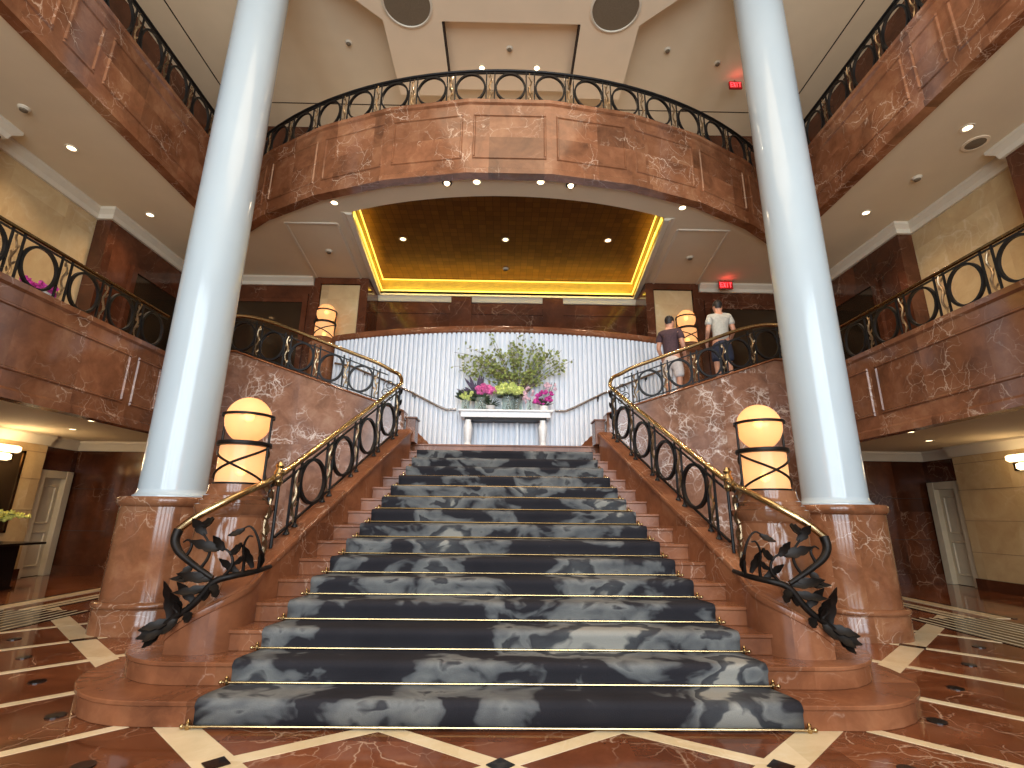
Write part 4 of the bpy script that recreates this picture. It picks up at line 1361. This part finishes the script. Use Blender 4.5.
# ------------------------------------------------------------------ ceiling fittings
def downlight(x, y, z, where, power, r=0.06, col=WARM2, tilt=None, spot=125, group='recessed ceiling lights'):
    t = thing('downlight', 'small round recessed ceiling light, '+where, 'ceiling light', (x, y, z), group)
    b = MB(); b.lathe([(r, 0.002), (r+0.03, 0.0), (r+0.03, -0.012), (r, -0.008), (r, 0.002)], (x, y, z), 24, caps=False); b.build('trim_ring', 'moulding_paint', t)
    b = MB(); b.lathe([(0.002, -0.004), (r, -0.004), (r, 0.0)], (x, y, z), 24); b.build('lamp', 'downlight_glow', t)
    light('downlight_beam', 'SPOT', (x, y, z-0.03), power, col, (0, 0, 0), spot=spot, blend=0.8, rad=0.07)
def fittings():
    for x, y, w_ in ((-7.0, 6.7, 'left gallery soffit near the edge of view'), (-7.0, 8.5, 'left gallery soffit beside the cream wall corner'), (6.75, 5.9, 'right gallery soffit'), (6.75, 8.0, 'right gallery soffit behind the column')):
        downlight(x, y, Z2B, w_, 75)
    for x, y in ((-7.0, 3.2), (6.75, 3.2)):
        downlight(x, y, Z2B, '%s gallery soffit, nearest the entrance' % ('left' if x < 0 else 'right'), 75)
    for x, y, w_ in ((-3.25, 8.0, 'soffit left of the gilded tray'), (3.25, 7.95, 'soffit right of the gilded tray'), (-0.56, 7.33, 'left of the middle pair in front of the tray'), (0.55, 7.3, 'right of the middle pair in front of the tray')):
        downlight(x, y, Z2B, w_, 130)
    for x, y, w_ in ((-2.38, 9.9, 'gilded tray, left'), (-0.06, 9.85, 'gilded tray, middle'), (2.25, 9.8, 'gilded tray, right')):
        downlight(x, y, 7.42, w_, 60)
    for x, y, w_ in ((-0.66, 9.0, 'top ceiling, left of the pair over the balcony'), (0.6, 8.97, 'top ceiling, right of the pair over the balcony')):
        downlight(x, y, 11.32, w_, 120)
    for s in (-1, 1):        # swivel spots beside the middle pair
        t = thing('swivel_spot', 'small dark swivel spot in the soffit, %s of the middle pair' % SIDE[s], 'spotlight', (s*1.08, 7.36, Z2B), 'swivel spots')
        b = MB(); b.lathe([(0.06, 0.0), (0.085, 0.0), (0.085, -0.015), (0.055, -0.02), (0.06, 0.0)], (s*1.08, 7.36, Z2B), 20, caps=False); b.build('bezel', 'iron', t)
        b = MB(); b.sphere((s*1.08, 7.36, Z2B-0.012), 0.052, n=14, m=8); b.build('lamp', 'downlight_glow', t)
    for s in (-1, 1):
        for i, (x, y) in enumerate(((7.6, 9.0), (8.6, 7.6), (8.8, 10.0), (8.2, 5.0))):
            downlight(s*x, y, 3.0, ['under the %s gallery near the brown wall', 'under the %s gallery near its edge', 'under the %s gallery beside the cream pier', 'under the %s gallery nearest the entrance'][i] % SIDE[s], 40 if s > 0 else 66, col=WARM)
        # round loudspeaker grilles in the beam
        x, y = s*2.06, 7.42
        t = thing('ceiling_speaker', 'large round grille in the top ceiling, %s' % SIDE[s], 'ceiling grille', (x, y, 11.12), 'round ceiling grilles')
        b = MB(); b.lathe([(0.45, 0.0), (0.50, 0.0), (0.50, -0.02), (0.46, -0.03), (0.45, 0.0)], (x, y, 11.12), 40, caps=False); b.build('rim', 'moulding_paint', t)
        b = MB(); b.lathe([(0.001, -0.012), (0.25, -0.012), (0.45, -0.006), (0.45, 0.0)], (x, y, 11.12), 40); b.build('grille', 'speaker_grille', t)
        # gallery soffit speakers
        x, y = s*7.15, 6.2 if s > 0 else 5.4
        t = thing('soffit_speaker', 'round white speaker in the %s gallery soffit' % SIDE[s], 'speaker', (x, y, Z2B), 'soffit speakers')
        b = MB(); b.lathe([(0.13, 0.0), (0.17, 0.0), (0.17, -0.012), (0.13, -0.015), (0.13, 0.0)], (x, y, Z2B), 28, caps=False); b.build('rim', 'ceiling_light_paint', t)
        b = MB(); b.lathe([(0.001, -0.02), (0.08, -0.018), (0.13, -0.008), (0.13, 0.0)], (x, y, Z2B), 28); b.build('grille', 'speaker_grille', t)
    sp = [(-3.95, 9.75, Z2B, 'soffit panel left of the tray'), (4.05, 9.75, Z2B, 'soffit panel right of the tray'), (-7.0, 5.9, Z2B, 'left gallery soffit'), (6.9, 7.0, Z2B, 'right gallery soffit'), (-0.05, 11.2, 7.42, 'rear edge of the gilded tray'),
          (-3.6, 8.6, ZT, 'top ceiling left of the beam'), (3.5, 8.6, ZT, 'top ceiling right of the beam'), (-5.2, 8.6, ZT, 'top ceiling beside the left column'), (4.75, 8.9, ZT, 'top ceiling beside the right column'), (-0.03, 8.5, 11.32, 'recess between the top ceiling beams')]
    for x, y, z, w_ in sp:
        t = thing('smoke_detector', 'small round smoke detector, '+w_, 'smoke detector', (x, y, z), 'smoke detectors')
        b = MB(); b.lathe([(0.05, 0.0), (0.075, 0.0), (0.075, -0.015), (0.05, -0.035)], (x, y, z), 20); b.build('base', 'moulding_paint', t)
        b = MB(); b.lathe([(0.05, -0.035), (0.045, -0.055), (0.01, -0.065)], (x, y, z), 20); b.build('sensor', 'speaker_grille', t)
fittings()

def cove():
    t = thing('cove_light', 'glowing yellow light strip hidden round three sides of the gilded tray', 'light strip', (0, 11.8, 7.05))
    def strip(a, b, nm):
        m_ = MB()
        for z0, z1 in ((7.045, 7.075), (7.36, 7.385)):
            m_.sweep([(*a, 0), (*b, 0)], [(0.015, z0), (0.04, z0), (0.04, z1), (0.015, z1)])
        m_.build(nm, 'cove_glow', t)
    strip((-3.02, 8.36), (-3.31, 11.82), 'side_tube')
    strip((-3.30, 11.83), (3.30, 11.83), 'rear_tube')
    strip((3.31, 11.82), (3.02, 8.36), 'side_tube')
    YL = (1.0, 0.78, 0.2)
    light('cove_glow', 'AREA', (0, 11.66, 7.08), 13, YL, (R_(100), 0, 0), 6.2, 0.05)
    for s in (-1, 1):
        light('cove_glow', 'AREA', (s*3.02, 10.1, 7.08), 7, YL, (0, R_(s*-100), 0), 0.05, 3.3)
cove()

def exit_sign(x, y, z, w_, h_, where):
    t = thing('exit_sign', 'lit red exit sign '+where, 'exit sign', (x, y, z-h_/2-0.02), 'exit signs')
    b = MB(); b.box(x-w_/2, x+w_/2, y, y+0.05, z-h_/2, z+h_/2); b.build('housing', 'exit_body', t, bevel=0.006)
    b = MB(); b.box(x-0.012, x+0.012, y+0.018, y+0.032, z+h_/2, z+h_/2+0.06); b.build('stem', 'steel', t)
    cw = w_*0.19; ch = h_*0.62; k = cw*0.24; y0, y1 = y-0.008, y+0.001
    m_ = MB()
    def lx(i): return x-w_*0.42+i*w_*0.22
    zb = z-ch/2; zt = z+ch/2
    a = lx(0); m_.box(a, a+k, y0, y1, zb, zt)
    for zz in (zb, z-k/2, zt-k): m_.box(a, a+cw, y0, y1, zz, zz+k)
    a = lx(1)
    for (p, q) in (((a, zb), (a+cw, zt)), ((a, zt), (a+cw, zb))):
        d = k*0.6
        m_.prism_xz([(p[0]-d*0, p[1]), (p[0]+2*d, p[1]), (q[0], q[1]), (q[0]-2*d, q[1])], y0, y1)
    a = lx(2)+cw*0.3; m_.box(a, a+k, y0, y1, zb, zt)
    a = lx(3)-cw*0.1; m_.box(a, a+cw, y0, y1, zt-k, zt); m_.box(a+cw/2-k/2, a+cw/2+k/2, y0, y1, zb, zt)
    m_.build('letters', 'exit_red', t)
    light('exit_glow', 'POINT', (x, y-0.12, z), 0.8, (1, 0.1, 0.08), rad=0.05)
exit_sign(5.3, 10.78, 6.86, 0.34, 0.2, 'hanging under the soffit above the right gallery')
exit_sign(5.34, 9.3, 11.32, 0.3, 0.2, 'hanging from the top ceiling beside the right column')

# ------------------------------------------------------------------ side halls
def side_halls():
    t = thing('hall_table', 'black console table by the cream wall at the far left', 'table', (-9.2, 8.9, 0))
    b = MB(); b.box(-9.85, -8.72, 7.3, 9.95, 0.78, 0.82); b.build('tabletop', 'dark_wood', t, bevel=0.005)
    b = MB(); b.box(-9.75, -9.02, 7.6, 9.75, 0.05, 0.78); b.build('body', 'dark_wood', t)
    b = MB(); b.box(-9.77, -8.99, 7.58, 9.77, 0.0, 0.05); b.build('plinth', 'dark_wood', t)
    x, y, zt = -9.5, 9.3, 0.82
    t = thing('orchid_bowl', 'pale yellow orchids in a dark bowl on the black table', 'flowers', (x, y, zt))
    b = MB(); b.lathe([(0.08, 0), (0.15, 0.05), (0.19, 0.13), (0.17, 0.13), (0.02, 0.08)], (x, y, zt), 22); b.build('bowl', 'dark_wood', t)
    b = MB(); rd = random.Random(5)
    b2 = MB()
    for k in range(5):
        a = -0.6+0.45*k
        pts = [Vector((x, y, zt+0.08)), Vector((x+0.08*k-0.1, y+0.05*k, zt+0.55)), Vector((x+0.35, y+0.1+0.12*k, zt+0.55-0.03*k))]
        P = [(1-u)**2*pts[0]+2*u*(1-u)*pts[1]+u*u*pts[2] for u in [i/10 for i in range(11)]]
        b2.tube(P, 0.006, 5)
        for i in range(5, 11):
            bloom(b, tuple(P[i]+Vector((rd.uniform(-.03, .03), rd.uniform(-.05, .05), rd.uniform(-.03, .03)))), 0.055, 9, k*20+i)
    b2.build('stems', 'leaf_dark', t); b.build('blossoms', 'petal_yellow', t)
    t = thing('wall_mirror', 'tall dark mirror on the cream wall above the black table', 'mirror', (-10.11, 9.3, 0.95))
    b = MB(); b.box(-10.118, -10.09, 8.0, 10.45, 0.95, 2.6); b.build('glass', 'mirror_dark', t)
    b = MB()
    for a in ((8.0, 10.5, 0.95, 1.0), (8.0, 10.5, 2.55, 2.6), (8.0, 8.05, 0.95, 2.6), (10.45, 10.5, 0.95, 2.6)):
        b.box(-10.12, -10.075, *a)
    b.build('mirror_frame', 'aged_brass', t)
    for s in (-1, 1):  # left a wall sconce; right crystals imitate a reflection on the wall
        yy = 9.95 if s < 0 else 9.35
        t = thing('wall_sconce', 'faceted crystal wall light on the cream wall at the far %s' % SIDE[s], 'wall light', (s*10.1, yy, 2.3))
        b = MB(); b.box(10.06, 10.12, yy-0.28, yy+0.28, 2.36, 2.68); b.build('backplate', 'aged_brass', t, mir=s < 0)
        for i in range(4):
            for j in range(2):
                if j == 0 and i in (0, 3): continue
                y0 = yy-0.32+0.165*i; z0 = 2.36+0.17*j
                b = MB(); w_ = 0.15
                b.add([(10.05, y0, z0), (10.05, y0+w_, z0), (10.05, y0+w_, z0+0.15), (10.05, y0, z0+0.15), (9.94, y0+w_*0.25, z0+0.03), (9.94, y0+w_*0.75, z0+0.03), (9.94, y0+w_*0.75, z0+0.11), (9.94, y0+w_*0.25, z0+0.11)],
                      [(0, 1, 2, 3), (4, 7, 6, 5), (0, 4, 5, 1), (1, 5, 6, 2), (2, 6, 7, 3), (3, 7, 4, 0)])
                b.build('crystal', 'sconce_glow', t, mir=s < 0)
        light('sconce_light', 'POINT', (s*9.7, yy, 2.5), 28 if s < 0 else 7, (1, 0.72, 0.4), rad=0.15)  # the right one is added for the imitated reflection
    # pink flowers on the left gallery, seen through the railing
    x, y, zt = -6.45, 6.2, Z1F
    t = thing('gallery_flowers', 'bright pink flowers in a white stand behind the left gallery railing', 'flowers', (x, y, zt))
    b = MB(); b.lathe([(0.16, 0), (0.18, 0.03), (0.07, 0.08), (0.06, 0.42), (0.2, 0.5), (0.22, 0.58), (0.18, 0.58), (0.02, 0.54)], (x, y, zt), 24); b.build('stand', 'pot_white', t)
    for k in range(9):
        b = MB(); bloom(b, (x+rd.uniform(-.17, .17), y+rd.uniform(-.2, .2), zt+rd.uniform(.58, .76)), 0.075, 22, 200+k); b.build('bloom', 'petal_magenta', t)
side_halls()

# ------------------------------------------------------------------ people
def skin_mesh(name, joints, edges, mat, parent, root=0, lvl=2):
    me = bpy.data.meshes.new(name)
    off = Vector(parent.location)
    me.from_pydata([Vector(j[0])-off for j in joints], edges, [])
    o = bpy.data.objects.new(name, me); COL.objects.link(o); o.parent = parent
    md = o.modifiers.new('skin', 'SKIN')
    for v, j in zip(me.skin_vertices[0].data, joints):
        r = j[1]
        v.radius = r if isinstance(r, tuple) else (r, r)
    me.skin_vertices[0].data[root].use_root = True
    md.use_smooth_shade = True
    sb = o.modifiers.new('subsurf', 'SUBSURF'); sb.levels = lvl; sb.render_levels = lvl
    me.materials.append(M[mat])
    return o
def person(x, y, z, face, label, shirt, shorts, scale=1.0, arm_bend=0.5, turn=0.0, foot_dz=0.0):
    """face: heading in the plan (0 = away from the viewer); parts are modelled facing +y then turned"""
    root = thing('person', label, 'person', (x, y, z))
    ca, sa = math.cos(face), math.sin(face)
    def W(p):
        px, py, pz = p[0]*scale, p[1]*scale, p[2]*scale
        return (x+px*ca+py*sa, y-px*sa+py*ca, z+pz)
    S = scale
    J = []; E = []
    def j(p, r, par=None):
        J.append((W(p), tuple(q*S for q in r) if isinstance(r, tuple) else r*S)); i = len(J)-1
        if par is not None: E.append((par, i))
        return i
    pel = j((0, 0, 0.95), (0.125, 0.10))
    sp = j((0, 0.01, 1.10), (0.12, 0.09), pel); ch = j((0, 0.0, 1.28), (0.14, 0.10), sp); ub = j((0, -0.015, 1.42), (0.12, 0.085), ch)
    nk = j((0, 0.0, 1.51), 0.055, ub); hd0 = j((0, 0.025, 1.60), (0.072, 0.085), nk); hd1 = j((0, 0.03, 1.69), (0.078, 0.095), hd0); hd2 = j((0, 0.02, 1.745), (0.05, 0.06), hd1)
    nose = j((0, 0.135, 1.625), 0.012, hd0)
    for q in (-1, 1):
        j((q*0.082, 0.02, 1.635), (0.01, 0.022), hd0)
    hands = []
    for q in (-1, 1):
        sh = j((q*0.175, -0.01, 1.40), 0.062, ub); el = j((q*0.235, -0.03, 1.14), 0.044, sh)
        wr = j((q*0.215, 0.06+0.20*arm_bend, 0.92+0.16*arm_bend), 0.029, el)
        pm = j((q*0.205, 0.09+0.25*arm_bend, 0.84+0.18*arm_bend), (0.022, 0.038), wr)
        d = (Vector((q*0.2, 0.12+0.3*arm_bend, 0.77+0.2*arm_bend))-Vector((q*0.205, 0.09+0.25*arm_bend, 0.84+0.18*arm_bend))).normalized()
        for k, (o_, L) in enumerate(((-0.027, 0.062), (-0.009, 0.075), (0.009, 0.07), (0.027, 0.052))):
            b0 = Vector((q*0.205, 0.10+0.25*arm_bend+o_, 0.815+0.18*arm_bend))
            f1 = j(tuple(b0+d*0.02), 0.009, pm); f2 = j(tuple(b0+d*(0.02+L*0.5)), 0.0085, f1); j(tuple(b0+d*(0.02+L)+Vector((-q*0.02, 0, 0))), 0.007, f2)
        th = j((q*0.175, 0.13+0.25*arm_bend, 0.84+0.18*arm_bend), 0.011, pm); j((q*0.16, 0.15+0.25*arm_bend, 0.80+0.18*arm_bend), 0.009, th)
    for q in (-1, 1):
        dz = foot_dz if q > 0 else 0.0; dy = foot_dz*1.2
        hp = j((q*0.095, 0, 0.89), 0.092, pel); kn = j((q*0.105, 0.03+(dy*0.6 if q > 0 else 0), 0.49+dz*0.5), 0.06, hp)
        cf = j((q*0.105, -0.005+(dy*0.4 if q > 0 else 0), 0.33+dz*0.8), 0.057, kn)
        an = j((q*0.105, 0.0+(dy*0.5 if q > 0 else 0), 0.085+dz), 0.037, cf); j((q*0.115, 0.14+(dy*0.5 if q > 0 else 0), 0.03+dz), (0.036, 0.028), an)
    skin_mesh('body', J, E, 'skin', root)
    # clothes
    def chain(name, pts, edges, mat):
        skin_mesh(name, [(W(p), tuple(q*S for q in r)) for p, r in pts], edges, mat, root)
    chain('shirt', [((0, 0, 0.90), (0.165, 0.128)), ((0, 0.0, 1.08), (0.155, 0.118)), ((0, 0, 1.28), (0.172, 0.125)), ((0, -0.012, 1.42), (0.125, 0.098)), ((0, -0.002, 1.475), (0.075, 0.07)),
                    ((0.17, -0.01, 1.415), (0.078, 0.078)), ((0.225, -0.025, 1.24), (0.07, 0.07)), ((-0.17, -0.01, 1.415), (0.078, 0.078)), ((-0.225, -0.025, 1.24), (0.07, 0.07))],
          [(0, 1), (1, 2), (2, 3), (3, 4), (3, 5), (5, 6), (3, 7), (7, 8)], shirt)
    dk = foot_dz*0.5
    chain('shorts', [((0, 0, 0.98), (0.14, 0.115)), ((0, 0, 0.88), (0.155, 0.125)), ((0.098, 0.012, 0.76), (0.108, 0.112)), ((0.108, 0.02+dk*0.5, 0.52+dk*0.6), (0.096, 0.1)), ((-0.098, 0.01, 0.76), (0.108, 0.112)), ((-0.108, 0.02, 0.52), (0.096, 0.1))],
          [(0, 1), (1, 2), (2, 3), (1, 4), (4, 5)], shorts)
    hp = MB()
    n, m_ = 28, 12
    vs = []; fs = []
    for i in range(m_+1):
        for k in range(n):
            a = 2*PI*k/n
            fr = math.sin(a)
            low = 0.55 if fr > 0.5 else (-0.25 if fr > 0 else -0.98)
            low += 0.05*math.sin(k*2.7)
            e = PI/2+(low-PI/2)*i/m_
            r_ = 1.0-0.04*(i/m_)**3+0.012*math.sin(k*3.1+i*1.7)
            ce = math.cos(e) if e > 0 else 1.0-0.14*abs(e)
            vs.append(W((0.089*r_*math.cos(a)*ce, 0.022+0.108*r_*math.sin(a)*ce, 1.685+(0.098 if e > 0 else 0.11)*math.sin(e))))
    for i in range(m_):
        for k in range(n):
            fs.append((i*n+k, i*n+(k+1) % n, (i+1)*n+(k+1) % n, (i+1)*n+k))
    hp.add(vs, fs); hp.build('hair', 'hair_dark', root, sharp=80)
    for q in (-1, 1):
        dz = foot_dz if q > 0 else 0.0; yy = (foot_dz*0.6 if q > 0 else 0)
        ft = MB(); ft.sphere((0, 0, 0), 1, n=16, m=8)
        ft.v = [W((q*0.112+0.05*a, 0.065+yy+0.145*b, max(0.0, 0.045+0.06*c_+(0.025*max(0, -b)))+dz)) for a, b, c_ in ft.v]
        ft.build('shoe', 'shoe_white', root, sharp=80)
    for q in (-1, 1):
        ey = MB(); ey.sphere(W((q*0.032, 0.108, 1.655)), 0.011*S, n=10, m=6); ey.build('eye', 'hair_dark', root)
    mo = MB(); mo.sphere((0, 0, 0), 1, n=10, m=6); mo.v = [W((0.026*a, 0.112+0.008*b, 1.572+0.007*c_)) for a, b, c_ in mo.v]; mo.build('mouth', 'petal_blush', root)
person(4.05, 8.66, Z1F, R_(8), 'man in a pale grey T-shirt and navy shorts reaching the gallery, seen from behind', 'shirt_grey', 'shorts_navy', 1.0, 0.55)
person(3.10, 8.70, 3.36, R_(38), 'man in a dark plum T-shirt climbing the right side flight beside a lamp', 'shirt_plum', 'shorts_pale', 1.0, 0.25, foot_dz=0.0)
